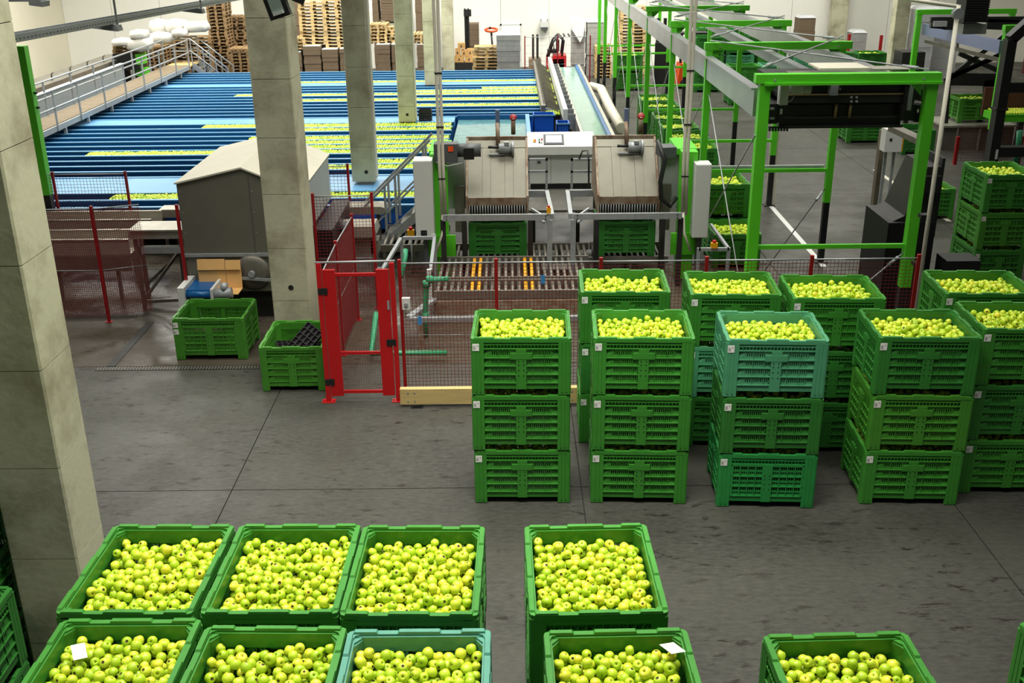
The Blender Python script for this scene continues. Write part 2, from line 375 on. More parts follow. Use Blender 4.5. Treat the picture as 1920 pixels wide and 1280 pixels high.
def bin_proto(two, card):
    r = thing('apple_bin', 'x', 'bin'); k = BMESH
    def put(n, me, rz=0, loc=(0, 0, 0)):
        o = link(n, me, r); o.rotation_euler = (0, 0, rz); o.location = loc; return o
    put('deck', k['deck']); put('rim', k['rim'])
    for s in (0, 1): put('side_panel', k['long2' if two else 'long'], PI * s, (0, -.5 if s == 0 else .5, 0))
    for s in (0, 1): put('end_panel', k['short'], PI / 2 + PI * s, (.6 if s == 0 else -.6, 0, 0))
    for sx in (1, -1):
        for sy in (1, -1):
            for n in ('post', 'foot'):
                o = put({'post': 'corner_post', 'foot': 'foot_pad'}[n], k[n]); o.scale = (sx, sy, 1)
    if card == 1: put('label_card', k['card'], 0, (-.54, -.501, .63))
    if card == 2: put('label_card', k['card'], PI / 2, (.601, -.445, .63))
    if card == 3: put('label_card', k['card'], -PI / 2, (-.601, .445, .63))
    return r
ALLBINS = []
def place_bin(x, y, z, rz, label, group, col='g', two=False, card=1):
    key = (two, card)
    if key not in BIN_PROTO:
        r = BIN_PROTO[key] = bin_proto(two, card); r.location = (x, y, z); r.rotation_euler = (0, 0, rz); r['label'] = label; r['group'] = group
        KIDS[r.name] = list(r.children)
        ch = KIDS[r.name]
    else:
        r = dup(BIN_PROTO[key], (x, y, z), rz, label, group); ch = [c for c in r.children]
    c = GREENS[col]; f = random.uniform(.93, 1.07)
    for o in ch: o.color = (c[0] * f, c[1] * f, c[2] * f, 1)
    ALLBINS.append(r); return r
# ---------------------------------------------------------------- apples
def apple_mat():
    m = bpy.data.materials.new('apple_skin'); m.use_nodes = True; nt = m.node_tree; N = nt.nodes; L = nt.links; b = N['Principled BSDF']
    b.inputs['Roughness'].default_value = 0.36; b.inputs['Subsurface Weight'].default_value = 0.0
    oi = N.new('ShaderNodeObjectInfo'); rp = N.new('ShaderNodeValToRGB'); e = rp.color_ramp.elements
    e[0].position = 0; e[0].color = (*lin((158, 192, 36)), 1); e[1].position = 1; e[1].color = (*lin((236, 218, 62)), 1)
    for p, c in ((.25, (180, 209, 44)), (.7, (202, 220, 56)), (.92, (220, 220, 62))):
        q = e.new(p); q.color = (*lin(c), 1)
    L.new(oi.outputs['Random'], rp.inputs[0])
    tc = N.new('ShaderNodeTexCoord'); nz = N.new('ShaderNodeTexNoise'); nz.noise_dimensions = '4D'; nz.inputs['Scale'].default_value = 14; nz.inputs['Detail'].default_value = 4
    L.new(tc.outputs['Object'], nz.inputs['Vector']); mu = N.new('ShaderNodeMath'); mu.operation = 'MULTIPLY'; mu.inputs[1].default_value = 40; L.new(oi.outputs['Random'], mu.inputs[0]); L.new(mu.outputs[0], nz.inputs['W'])
    r2 = N.new('ShaderNodeValToRGB'); r2.color_ramp.elements[0].position = .45; r2.color_ramp.elements[1].position = .8; L.new(nz.outputs['Fac'], r2.inputs[0])
    mx = N.new('ShaderNodeMix'); mx.data_type = 'RGBA'; L.new(r2.outputs[0], mx.inputs['Factor']); L.new(rp.outputs[0], mx.inputs['A']); mx.inputs['B'].default_value = (*lin((164, 199, 42)), 1)
    r3 = N.new('ShaderNodeValToRGB'); r3.color_ramp.elements[0].position = .77; r3.color_ramp.elements[1].position = .82; L.new(nz.outputs['Fac'], r3.inputs[0])
    m2 = N.new('ShaderNodeMix'); m2.data_type = 'RGBA'; L.new(r3.outputs[0], m2.inputs['Factor']); L.new(mx.outputs['Result'], m2.inputs['A']); m2.inputs['B'].default_value = (*lin((176, 104, 52)), 1)
    L.new(m2.outputs['Result'], b.inputs['Base Color']); return m
M['apple'] = apple_mat(); M['stem'] = mat('apple_stem', (70, 50, 26), 0.8); M['calyx'] = mat('apple_calyx', (74, 62, 20), 0.8)
def apple_mesh(n):
    b = MB(); R = 1.0
    prof = [(.0, -.70), (.14, -.74), (.30, -.86), (.52, -.84), (.76, -.62), (.93, -.30), (1.0, .05), (.97, .36), (.82, .66), (.58, .84), (.36, .86), (.20, .74), (.09, .58), (.0, .52)]
    b.mi = 0; b.lathe(prof[2:12], n); b.mi = 2; b.lathe(prof[:3], n); b.mi = 0; b.lathe(prof[11:], n); b.mi = 1
    b.tube([(0, 0, .5), (.03, 0, .8), (.1, .02, 1.06)], .035, 5)
    return b.mesh('apple', [M['apple'], M['stem'], M['calyx']])
APPLE = apple_mesh(16)
def pile(seed, hw, hd, z0, ztop, mound=.03):
    rng = np.random.default_rng(seed); P = np.zeros((0, 3)); R = np.zeros(0)
    for i in range(2200):
        r = float(np.clip(rng.normal(.0372, .0034), .031, .047)); K = 26
        xy = np.stack([rng.uniform(-hw + r, hw - r, K), rng.uniform(-hd + r, hd - r, K)], 1)
        z = np.full(K, z0 + r)
        if len(P):
            d2 = ((xy[:, None, :] - P[None, :, :2]) ** 2).sum(2); s = (R + r)[None, :] * .93
            zz = np.where(d2 < s * s, P[None, :, 2] + np.sqrt(np.maximum(s * s - d2, 0)), -9); z = np.maximum(z, zz.max(1))
        lim = ztop + mound * (1 - (xy[:, 0] / hw) ** 2) * (1 - (xy[:, 1] / hd) ** 2) - r
        sc = z - lim; j = int(np.argmin(sc))
        if sc[j] > 0: break
        P = np.vstack([P, [xy[j, 0], xy[j, 1], z[j]]]); R = np.append(R, r)
    return P, R
PILES = [pile(s, .545, .445, .52, .692 + .006 * (s % 3)) for s in range(5)]
APL = []                                        # (pos, radius, bin index)
FILL = []
def fill(b, k, part=None, drop=0.0, tagname=None):
    P, R = PILES[k % 5]; c, s = math.cos(b.rotation_euler.z), math.sin(b.rotation_euler.z); x0, y0, z0 = b.location
    flip = 1 if k % 2 else -1
    for (x, y, z), r in zip(P, R):
        x, y = x * flip, y * flip
        if part == 'front' and y > -.2 and x > -.4: continue
        if part == 'frontx' and not (x > .2 or abs(y) > .3): continue
        APL.append((x0 + c * x - s * y, y0 + s * x + c * y, z0 + z - drop, r, len(FILL)))
    FILL.append((b, tagname))
def instancer(name, pts, rots, scl, label, cat):
    me = bpy.data.meshes.new(name); me.from_pydata([tuple(p) for p in pts], [], [])
    a = me.attributes.new('rot', 'FLOAT_VECTOR', 'POINT'); a.data.foreach_set('vector', np.asarray(rots, dtype=np.float32).ravel())
    a = me.attributes.new('scl', 'FLOAT', 'POINT'); a.data.foreach_set('value', np.asarray(scl, dtype=np.float32))
    o = link(name, me); tag(o, label, cat, kind='stuff')
    g = bpy.data.node_groups.new(name, 'GeometryNodeTree'); g.interface.new_socket('Geometry', in_out='INPUT', socket_type='NodeSocketGeometry'); g.interface.new_socket('Geometry', in_out='OUTPUT', socket_type='NodeSocketGeometry')
    N = g.nodes; L = g.links; gi = N.new('NodeGroupInput'); go = N.new('NodeGroupOutput'); ip = N.new('GeometryNodeInstanceOnPoints'); ob = N.new('GeometryNodeObjectInfo')
    ob.inputs['Object'].default_value = APPLE_SRC; ob.inputs['As Instance'].default_value = True; ob.transform_space = 'ORIGINAL'
    for nm, tp, so in (('rot', 'FLOAT_VECTOR', 'Rotation'), ('scl', 'FLOAT', 'Scale')):
        q = N.new('GeometryNodeInputNamedAttribute'); q.data_type = tp; q.inputs['Name'].default_value = nm; L.new(q.outputs['Attribute'], ip.inputs[so])
    L.new(gi.outputs[0], ip.inputs['Points']); L.new(ob.outputs['Geometry'], ip.inputs['Instance']); L.new(ip.outputs[0], go.inputs[0])
    md = o.modifiers.new('instances', 'NODES'); md.node_group = g
    return o
# ---------------------------------------------------------------- stacks of full bins
LV = ['bottom', 'middle', 'top']
def stack(x, y, rz, n, where, group, cols, full=True, twos=(), card=1, jit=.012, k=0, z0=0, bottom=None):
    """n bins on top of each other"""
    out = []
    for i in range(n):
        lv = LV[i + 3 - n] if n < 3 and i else LV[i]
        if n == 1: lb = 'green plastic apple bin ' + where
        else:
            lv = 'bottom' if i == 0 else 'top' if i == n - 1 else 'middle'
            lb = f'{lv} green plastic bin {where}'
        j = 0 if i == 0 else jit
        b = place_bin(x + random.uniform(-j, j), y + random.uniform(-j, j), z0 + i * BH, rz + random.uniform(-j, j) * .4, lb, group, cols[i % len(cols)], two=(i in twos), card=card)
        out.append(b)
    return out
H2 = PI / 2
# bins of the near rows stand end-on to the camera (rotated a quarter turn)
G1 = 'near rows of stacked apple bins'
NEAR = [  # centre x, y, rz, place, colour of the top bin
    (-2.795, 6.93, -.016, 'of the back near row beside the concrete column', 'g'),
    (-1.772, 6.925, -.016, 'of the back near row, second from the column', 'g'),
    (-.747, 6.885, -.016, 'of the back near row, third from the column', 'g'),
    (.60, 6.866, .0176, 'standing right of the gap in the back near row', 'g'),
    (-2.72, 5.66, -.01, 'of the front near row, holding a paper slip', 'g'),
    (-1.69, 5.56, -.02, 'of the front near row, between paper-slip and teal bins', 'g'),
    (-.66, 5.52, .0, 'of the front near row under or with the teal rim', 'a'),
    (.70, 5.48, .02, 'of the front near row with white paper on apples', 'g'),
    (2.22, 5.43, .03, 'standing alone in the front near row', 'g'),
    (4.05, 5.55, .05, 'cut by the right picture edge', 'g')]
BINNAME = {NEAR[0][3]: 'the bin by the near column', NEAR[1][3]: 'the back second bin', NEAR[2][3]: 'the back third bin', NEAR[3][3]: 'the bin right of the gap',
           NEAR[4][3]: 'the paper-slip bin', NEAR[5][3]: 'the bin left of teal', NEAR[6][3]: 'the teal-rimmed bin', NEAR[7][3]: 'the white-paper bin', NEAR[8][3]: 'the lone front bin', NEAR[9][3]: 'the edge bin'}
for i, (x, y, rz, w, c) in enumerate(NEAR):
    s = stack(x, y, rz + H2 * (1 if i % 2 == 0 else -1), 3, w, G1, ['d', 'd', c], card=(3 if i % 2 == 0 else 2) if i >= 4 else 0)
    fill(s[2], i, tagname=w)
    if i in (0, 1, 2, 3): fill(s[1], i + 2, 'frontx', tagname=f'the middle bin of near stack {w}')
# middle row of stacks, long side to the camera
G2 = 'front row of bin stacks on the floor'
MID = [(.124, 12.128, -.022, 'of the leftmost front stack, beside the plank', 'ggg', ()),
       (1.592, 12.087, -.048, 'of the second front stack from the plank', 'ggg', ()),
       (3.16, 11.958, -.055, 'of the third front stack, teal-topped', 'edt', (0,)),
       (4.96, 11.995, -.047, 'of the fourth front stack, with rusty smears', 'gyd', ())]
for i, (x, y, rz, w, c, tw) in enumerate(MID):
    s = stack(x, y, rz, 3, w, G2, list(c), twos=tw)
    if i == 2: GREENS_T = s[2]
    fill(s[2], i + 1, tagname='the top bin ' + w.split(',')[0]); fill(s[1], i + 2, 'front', drop=-.05, tagname='the middle bin ' + w.split(',')[0]); fill(s[0], i + 3, 'front', drop=-.05, tagname='the bottom bin ' + w.split(',')[0])
G3 = 'rear row of bin stacks behind the front stacks'
REAR = [(1.54, 13.75, -.03, 'of the rear stack behind the first front gap', 'gdg'), (2.975, 13.60, -.05, 'of the rear stack between the second and third front stacks', 'dtg'),
        (4.30, 13.40, -.05, 'of the rear stack behind the teal-topped stack', 'ddg'), (6.33, 13.53, -.05, 'of the rear stack right of the white upright pipe', 'ddg'),
        (6.28, 12.25, -.03, 'of the edge stack beside the rusty-smeared stack', 'gdg')]
for i, (x, y, rz, w, c) in enumerate(REAR):
    s = stack(x, y, rz, 3, w, G3, list(c)); fill(s[2], i, tagname=w); fill(s[1], i + 1, 'front', drop=-.05); fill(s[0], i + 2, 'front', drop=-.05)
# dark stacks beside the left column
G4 = 'dark bins left of the near column'
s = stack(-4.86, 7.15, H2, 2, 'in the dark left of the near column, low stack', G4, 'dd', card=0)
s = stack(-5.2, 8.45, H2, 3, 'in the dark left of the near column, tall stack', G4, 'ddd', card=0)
# paper slips lying on the apples
for (x, y, z, rx, rz, sx, sy, lb, nm) in ((-2.98, 5.92, 2.23, .3, .5, .09, .13, 'small grey paper slip among the apples of the front left bin', 'paper_slip'), (1.07, 5.88, 2.24, -.25, .35, .11, .17, 'white printed paper lying on apples in the near bin right of the gap', 'paper_sheet')):
    t = thing(nm, lb, 'paper', (x, y, z)); t.rotation_euler = (rx, .1, rz)
    m = MB(); m.box(-sx / 2, sx / 2, -sy / 2, sy / 2, 0, .002); m.mi = 1
    if sx > .1:
        for k in range(4): m.box(-sx * .38, sx * (.3 - .1 * (k % 2)), sy * (.36 - .07 * k), sy * (.38 - .07 * k), .002, .0024)
    m.build('sheet', [M['card'], M['ink']], t)
# ---------------------------------------------------------------- red gate, safety fences, bins beside the cabinet
def px(x0, y0, x1, y1, Y):
    """X and Z range on the plane y=Y of a rectangle seen in the photograph"""
    a, b = at(x0, (y0 + y1) / 2, y=Y), at(x1, (y0 + y1) / 2, y=Y); c, d = at((x0 + x1) / 2, y1, y=Y), at((x0 + x1) / 2, y0, y=Y)
    return a.x, b.x, c.z, d.z
def mesh_panel(a, b, z0, z1, cell, r=.004, slack=0.0):
    """woven wire between two points: every wire its own thin bar"""
    a = Vector((a[0], a[1], 0)); b = Vector((b[0], b[1], 0)); n = max(2, int((b - a).length / cell)); k = max(2, int((z1 - z0) / cell)); m = MB()
    for i in range(1, n):
        p = a.lerp(b, i / n); m.tube([p + Vector((0, 0, z0)), p + Vector((0, 0, z1))], r, 3, cap=False)
    for j in range(k + 1):
        z = z0 + (z1 - z0) * j / k
        if slack:
            pts = [a.lerp(b, i / 12) + Vector((0, 0, z + random.uniform(-1, 1) * slack)) for i in range(13)]
        else: pts = [a + Vector((0, 0, z)), b + Vector((0, 0, z))]
        m.tube(pts, r, 3, cap=False)
    return m
def fence_post(x, y, h, par, w=.05, z0=0):
    m = MB(); m.box(x - w / 2, x + w / 2, y - w / 2, y + w / 2, z0, h)
    m.box(x - .06, x + .06, y - .06, y + .06, z0, z0 + .012); return m.build('post', M['redpost'], par)
def fence(pts, h, label, cell=.055, top=True, skip=(), z0=.12, end=True):
    t = thing('safety_fence', label, 'fence'); t.location = (0, 0, 0)
    for x, y in (pts if end else pts[:-1]): fence_post(x, y, h, t)
    for i, (a, b) in enumerate(zip(pts, pts[1:])):
        if i in skip: continue
        o = mesh_panel(a, b, z0, h - .07, cell, slack=.006).build('wire_mesh', M['redmesh'], t); o['kind'] = 'stuff'
        MB().tube([(a[0], a[1], h - .06), (b[0], b[1], h - .06)], .011, 6).build('top_rail', M['galv'], t)
        MB().tube([(a[0], a[1], 1.0), (b[0], b[1], 1.0)], .005, 5).build('brace_wire', M['galv'], t)
    return t
# gate
GY = 14.74
gt = thing('safety_gate', 'red steel safety gate with wire mesh and a grey top rail', 'gate', (0, 0, 0))
xl, xr = -2.82, -1.75
for n, x in (('hinge_post', xl), ('latch_post', xr)):
    m = MB(); m.box(x - .035, x + .035, GY - .035, GY + .035, .01, 2.22); m.box(x - .1, x + .1, GY - .07, GY + .07, 0, .012)
    for q in (-.075, .075): m.cyl((x + q, GY, .012), (x + q, GY, .03), .012, 6)
    m.build(n, M['red'], gt)
lf = MB(); lf.box(xl + .05, xl + .235, GY - .025, GY + .025, .10, 2.12).build('leaf_stile', M['red'], gt)
MB().box(xr - .235, xr - .05, GY - .025, GY + .025, .10, 2.12).build('leaf_stile', M['red'], gt)
for z in (.14, .78, 2.02): MB().box(xl + .235, xr - .235, GY - .018, GY + .018, z, z + .045).build('leaf_rail', M['red'], gt)
o = mesh_panel((xl + .23, GY + .012), (xr - .23, GY + .012), .17, 2.04, .035, .0018).build('wire_mesh', M['redmesh'], gt); o['kind'] = 'stuff'
MB().cyl((xl - .05, GY, 2.23), (xr + .05, GY, 2.245), .016, 8).build('top_rail', M['galv'], gt)
for (x, z, n, mm) in ((xl + .04, 1.80, 'hinge', 'blackp'), (xl + .04, .34, 'hinge', 'blackp'), (xr - .06, .98, 'latch', 'blackp')):
    MB().box(x - .07, x + .07, GY - .05, GY + .02, z - .045, z + .045).build(n, M[mm], gt)
m = MB(); m.box(xr - .09, xr - .06, GY - .04, GY - .02, 1.5, 1.64); m.build('lock_plate', M['galv'], gt)
# inner fence running back from the gate, long fence to the right
fence([(-2.84, 14.95), (-2.87, 16.6), (-2.84, 18.3)], 2.02, 'red wire fence running back from the red gate beside the concrete column', cell=.035)
fence([(-3.62, 18.9), (-2.55, 18.95)], 2.25, 'short red wire fence between the concrete column and roller conveyor', cell=.06)
RF = [(-1.66, 14.95)] + [(at(x, 490, y=14.95).x, 14.95) for x in (930, 1127, 1325, 1522, 1722)]
t = fence(RF, 2.2, 'long red wire fence between the red gate and the green gantry legs', cell=.055)
sw = MB(); sw.box(-1.64, -1.52, 14.86, 14.93, 1.44, 1.62); sw.mi = 1; sw.cyl((-1.58, 14.86, 1.53), (-1.58, 14.83, 1.53), .03, 10)
tag(sw.build('gate_switch_box', [M['white'], M['galv']]), 'white switch box with grey button fixed on the mesh beside the red gate', 'switch')
for i, (a, b, w) in enumerate(((787, 600, 'left of the front stacks'), (1018, 523, 'before the front rollers'), (1243, 523, 'between two rear stacks'))):
    p = at(a, b, y=14.93); t = thing('blue_tag', f'small blue tag hanging on the red fence mesh, {w}', 'tag', (p.x, 14.93, p.z)); MB().box(-.03, .03, -.01, .0, -.07, .06).build('tag_plate', M['tagblue'] if 'tagblue' in M else M.setdefault('tagblue', mat('tag_blue', (60, 130, 190), .5)), t); MB().cyl((0, 0, .06), (0, .01, .14), .004, 5).build('tie', M['black'], t)
# plank
pk = thing('timber_beam', 'pale timber beam lying at the foot of the red fence', 'timber', (0, 0, 0))
MB().rbox((-.05, 14.55, .17), 3.3, .10, .25).build('board', M['wood2'], pk)
for x in (-1.45, 1.2):
    m = MB(); m.box(x - .05, x + .05, 14.46, 14.62, 0, .045); m.box(x - .09, x + .09, 14.45, 14.63, 0, .012); m.build('foot_bracket', M['black'], pk)
for x in (-1.58, -1.48, .9):
    for z in (.1, .24): MB().cyl((x, 14.495, z), (x, 14.49, z), .012, 8).build('bolt', M['galv'], pk)
# bins by the cabinet
pA = at(327, 676, z=0); pB = at(458, 676, z=0)
P_ = place_bin((pA.x + pB.x) / 2 + .04, pA.y + .52, 0, .0, 'bright green two-window bin under the small blue belt, cardboard above', 'single bins beside the cabinet', 'y', two=True, card=1)
c2 = link('label_card', BMESH['card'], P_); c2.location = (-.54, -.501, .51)
pA = at(492, 735, z=0)
Q_ = place_bin(pA.x + .5, pA.y + .62, 0, .0, 'green bin holding black plastic trays, beside the red gate', 'single bins beside the cabinet', 'y', card=0); Q_.rotation_euler = (0, 0, H2)
qm = long_panel(.76).mesh('end_panel', [M['bin'], M['blackp']])
for o in Q_.children:
    if o.name.startswith('end_panel'): o.data = qm
bx = tag(MB().rbox((P_.location.x - .1, P_.location.y - .1, .30), .5, .35, .34, .3, .1).build('cardboard_box', M['kraftd']), 'crushed brown cardboard box inside the two-window green bin', 'box')
for i in range(9):
    m = MB(); w, d = .5, .34
    m.box(-w / 2, w / 2, -d / 2, d / 2, 0, .008)
    for k in range(6):
        x = -w / 2 + w * k / 5; m.box(x - .006, x + .006, -d / 2, d / 2, 0, .05)
    for k in range(5):
        y = -d / 2 + d * k / 4; m.box(-w / 2, w / 2, y - .006, y + .006, 0, .05)
    o = tag(m.build('plastic_tray', M['blackp']), 'black plastic tray ' + ('tilted on top of the heap' if i == 8 else 'heaped') + ' in the bin by the red gate', 'tray', 'black trays in the bin by the gate')
    o.location = (Q_.location.x + random.uniform(-.17, .17), Q_.location.y + random.uniform(-.25, .25), .12 + .058 * i); o.rotation_euler = (random.uniform(-.15, .15), random.uniform(-.15, .15), random.uniform(0, 3))
    if i == 8: o.rotation_euler = (.5, -.7, .6); o.location = (Q_.location.x + .15, Q_.location.y - .1, .66)
# ---------------------------------------------------------------- grey sorting cabinet, small belt, chutes and stainless tables at left
t = thing('sorting_cabinet', 'large grey sheet-metal cabinet with a low gabled roof behind the column', 'cabinet', (0, 0, 0))
x0, x1, ya, yb = -5.92, -3.72, 18.4, 21.6; xr_ = -4.75; zl, zm = 2.62, 2.86
ze = 2.36
b = MB(); b.prism([(x0, .55), (x1, .55), (x1, ze), (xr_, zm), (x0, zl)], ya, yb, 'y'); 
b = MB(); b.prism([(x0, .55), (x1 - .3, .55), (x1 - .3, ze + .1), (xr_, zm - .03), (x0, zl - .03)], ya, yb, 'y'); b.build('housing', mat('cabinet_sheet', (112, 110, 98), .5, .3, var=.12, scale=1.6), t)
M['roofsheet'] = mat('pale_roof_sheet', (206, 202, 184), .5, .1, var=.08, scale=2)
b = MB(); b.prism([(x0 - .03, zl - .03), (xr_, zm), (xr_, zm - .03), (x0 - .03, zl - .06)], ya - .03, yb, 'y').build('roof_panel', M['roofsheet'], t)
b = MB(); b.prism([(xr_, zm), (x1, ze + .06), (x1, ze + .03), (xr_, zm - .03)], ya - .03, yb, 'y').build('roof_panel', M['roofsheet'], t)
MB().prism([(x1 - .26, 1.1), (x1, 1.55), (x1, ze + .04), (x1 - .26, ze + .08)], ya + .3, yb - .2, 'y').build('side_hood', M['grey'], t)
MB().box(x0 - .02, x1 - .28, ya - .03, ya, 1.22, 1.28).build('front_seam_rail', M['galv'], t)
for i in range(5):
    for xx in (x0 + .02, -4.62): MB().cyl((xx + .03, ya - .006, .9 + i * .38), (xx + .03, ya, .9 + i * .38), .012, 6).build('rivet', M['galv'], t)
MB().box(x0 + 1.28, x0 + 1.29, ya - .006, ya, .6, 2.7).build('sheet_seam', M['dgrey'], t)
m = MB(); m.lathe([(0, 0), (.30, 0), (.33, .03), (.30, .06), (.22, .10), (.0, .10)], 24); o = m.build('inspection_hatch', M['dullsteel'], t); o.rotation_euler = (PI / 2, 0, 0); o.location = (-4.72, ya - .0, .92)
MB().bar((-4.98, ya - .13, .85), (-4.36, ya - .13, .80), .03, .05).build('hatch_handle', M['galv'], t)
MB().cyl((-4.72, ya - .10, .92), (-4.72, ya - .16, .92), .06, 12).build('hatch_knob', M['galv'], t)
MB().box(x0 + .1, x1 - .3, ya + .15, yb - .1, 0, .55).build('dark_base', M['darksteel'], t)
# dark equipment in the opening at the right side
t = thing('conveyor_drive', 'dark conveyor drive in the open side of the grey cabinet', 'machine')
MB().box(-3.68, -3.34, 19.1, 21.4, .3, 1.5).build('drive_housing', M['black'], t); MB().cyl((-3.34, 20.0, 1.3), (-3.14, 20.0, 1.3), .12, 14).build('motor', M['dgrey'], t)
for i in range(5): MB().tube([(-3.35 + .06 * i, 17.45, .05), (-3.4 + .06 * i, 17.5, .5), (-3.32 + .06 * i, 17.5, .95), (-3.3, 17.6, 1.02)], .02, 6).build('hose', M['rubber'], t)
# belt over the bin, cardboard sheet
Yb = 17.75
t = thing('belt_conveyor', 'short conveyor with blue belt and motor above the green bin', 'conveyor')
X0, X1, Z0, Z1 = px(350, 542, 398, 562, Yb)
m = MB(); m.tube([(X0, Yb, (Z0 + Z1) / 2), (X1, Yb, (Z0 + Z1) / 2)], .07, 14).build('belt_roller', M['blue'], t)
MB().box(X0, X1, Yb, Yb + .6, (Z0 + Z1) / 2 + .06, (Z0 + Z1) / 2 + .085).build('belt', M['blue'], t)
MB().box(X0 - .12, X0, Yb - .12, Yb + .6, Z0 - .1, Z1 + .06).build('side_plate', M['white'], t); MB().box(X1, X1 + .05, Yb - .12, Yb + .6, Z0 - .1, Z1 + .03).build('side_plate', M['white'], t)
MB().box(X0, X1, Yb - .1, Yb - .07, Z0 - .12, Z0 + .01).build('scraper', M['dullsteel'], t)
m = MB(); m.cyl((X1 + .05, Yb, (Z0 + Z1) / 2), (X1 + .35, Yb + .03, (Z0 + Z1) / 2 + .02), .1, 14); m.cyl((X1 + .22, Yb, Z1 - .05), (X1 + .22, Yb + .05, Z1 + .1), .07, 10); m.build('motor', M['galv'], t)
for y in (Yb + .2, Yb + .5):
    for x in (X0 - .06, X1 + .03): MB().box(x - .03, x + .03, y - .03, y + .03, 0, Z0).build('leg', M['galv'], t)
X0, X1, Z0, Z1 = px(371, 487, 452, 540, 18.2)
t = thing('cardboard_sheet', 'tan flattened cardboard carton leaning on the grey cabinet above the blue belt', 'cardboard')
xm = X0 + (X1 - X0) * .64; zq = Z1 - (Z1 - Z0) * .36
for (a, b_, c, d) in ((X0, xm - .004, zq + .004, Z1), (xm + .004, X1, zq + .004, Z1 - .02), (X0, xm - .004, Z0, zq - .004), (xm + .004, X1, Z0, zq - .004)):
    MB().hexa([(a, 18.2, c), (b_, 18.2, c), (b_, 18.212, c), (a, 18.212, c), (a, 18.2 + .04, d), (b_, 18.24, d), (b_, 18.252, d), (a, 18.252, d)]).build('carton_flap', M['kraft'], t)
MB().box(X0 - .02, X1, 17.86, 18.2, Z0 - .012, Z0).build('carton_flap', M['kraft'], t)
# left stainless water chutes
SS = M['steel']
t = thing('stainless_chute', 'long stainless water chute at left behind the red mesh, upper', 'chute')
def chute(t, a, b, w, h, n='trough'):
    a = Vector(a); b = Vector(b); u = (b - a).normalized(); s = Vector((-u.y, u.x, 0)) * w / 2
    m = MB(); m.bar(a, b, w, .02)
    m.bar(a + s + Vector((0, 0, h / 2)), b + s + Vector((0, 0, h / 2)), .02, h); m.bar(a - s + Vector((0, 0, h / 2)), b - s + Vector((0, 0, h / 2)), .02, h)
    for q in (s, -s): m.bar(a + q + Vector((0, 0, h)), b + q + Vector((0, 0, h)), .06, .02)
    return m.build(n, SS, t)
p, q = at(70, 414, y=21.3), at(285, 411, y=21.3); chute(t, (p.x - 2, 21.6, p.z - .18), (q.x, 21.6, p.z - .18), .7, .2)
for x in (p.x + .3, q.x - .5): MB().box(x - .03, x + .03, 21.3, 21.36, 0, p.z - .2).build('leg', M['dullsteel'], t)
t = thing('stainless_chute', 'stainless water chute with brown stained side at left behind the red mesh, lower', 'chute')
p, q = at(80, 449, y=19.6), at(242, 447, y=19.6); chute(t, (p.x - 2, 19.9, p.z - .3), (q.x, 19.9, p.z - .3), .7, .3)
MB().box(p.x - 2, q.x, 19.5, 19.54, p.z - .62, p.z - .31).build('side_skirt', M['dullsteel'], t)
for x in (p.x + .2, q.x - .3): MB().box(x - .03, x + .03, 19.55, 19.61, 0, p.z - .3).build('leg', M['dullsteel'], t)
# stainless frames
t = thing('stainless_table', 'stainless transfer tray with rounded ends on a steel frame left of the cabinet', 'table')
Yt = 19.0; X0, X1, Z0, Z1 = px(238, 430, 345, 446, Yt)
m = MB(); m.prism([(X0, Z0), (X0 + .1, Z0 - .02), (X1 - .1, Z0 - .02), (X1, Z0), (X1 + .03, Z1), (X0 + .04, Z1)], Yt, Yt + .6, 'y'); m.build('tray', SS, t)
MB().box(X0 + .06, X1, Yt - .04, Yt, Z1 - .03, Z1).build('lip', SS, t); MB().box(X0 + .2, X1, Yt + .05, Yt + .2, Z0 - .32, Z0 - .2).build('drive_bar', M['galv'], t)
zt = Z0
feet = [(at(272, 585, z=0), 0), (at(257, 565, z=0), 0), (at(295, 520, z=.5), .5), (at(318, 535, z=.4), .4)]
L1 = (X0 + .1, Yt + .1); L2 = (X1 - .1, Yt + .1); L3 = (X0 + .02, Yt + .6); L4 = (X1 - .3, Yt + .6)
for (x, y) in (L1, L2, L3, L4): MB().box(x - .035, x + .035, y - .035, y + .035, 0, zt).build('leg', M['dullsteel'], t)
MB().bar((L1[0], L1[1], .12), (L2[0], L2[1], .16), .06, .06).build('cross_bar', M['dullsteel'], t); MB().bar((L1[0], L1[1], .15), (L4[0], L4[1], 1.0), .05, .05).build('brace', M['dullsteel'], t); MB().bar((L3[0], L3[1], .3), (L3[0] + .8, L3[1] + .1, 1.0), .05, .05).build('brace', M['dullsteel'], t)
t = thing('stainless_hood', 'small stainless trough cover between the blue flumes and grey cabinet', 'trough')
Yh = 22.4; X0, X1, Z0, Z1 = px(290, 393, 345, 408, Yh)
m = MB(); m.prism([(X0, Z0), (X1 + .5, Z0), (X1 + .5, Z0 + .05), (X1 + .35, Z1), (X0 + .1, Z1), (X0, Z0 + .05)], Yh, Yh + .4, 'y'); m.build('cover', SS, t)
for x in (X0 + .15, X1): MB().box(x - .03, x + .03, Yh + .1, Yh + .16, 0, Z0).build('leg', M['dullsteel'], t)
t = thing('stainless_trough', 'rounded stainless trough behind the red mesh right of the concrete column', 'trough')
Yh = 22.0; X0, X1, Z0, Z1 = px(630, 388, 724, 402, Yh)
m = MB(); m.prism([(X0, Z0), (X1 - .06, Z0), (X1, Z0 + .06), (X1 - .02, Z1 - .03), (X1 - .12, Z1), (X0 + .1, Z1), (X0, Z0 + .05)], Yh, Yh + .5, 'y'); m.build('cover', SS, t)
for x in (X0 + .15, X1 - .2): MB().box(x - .04, x + .04, Yh + .2, Yh + .26, 0, Z0).build('leg', M['dullsteel'], t)
t = thing('stainless_trough', 'lower stainless trough with dark drive ends right of the concrete column', 'trough')
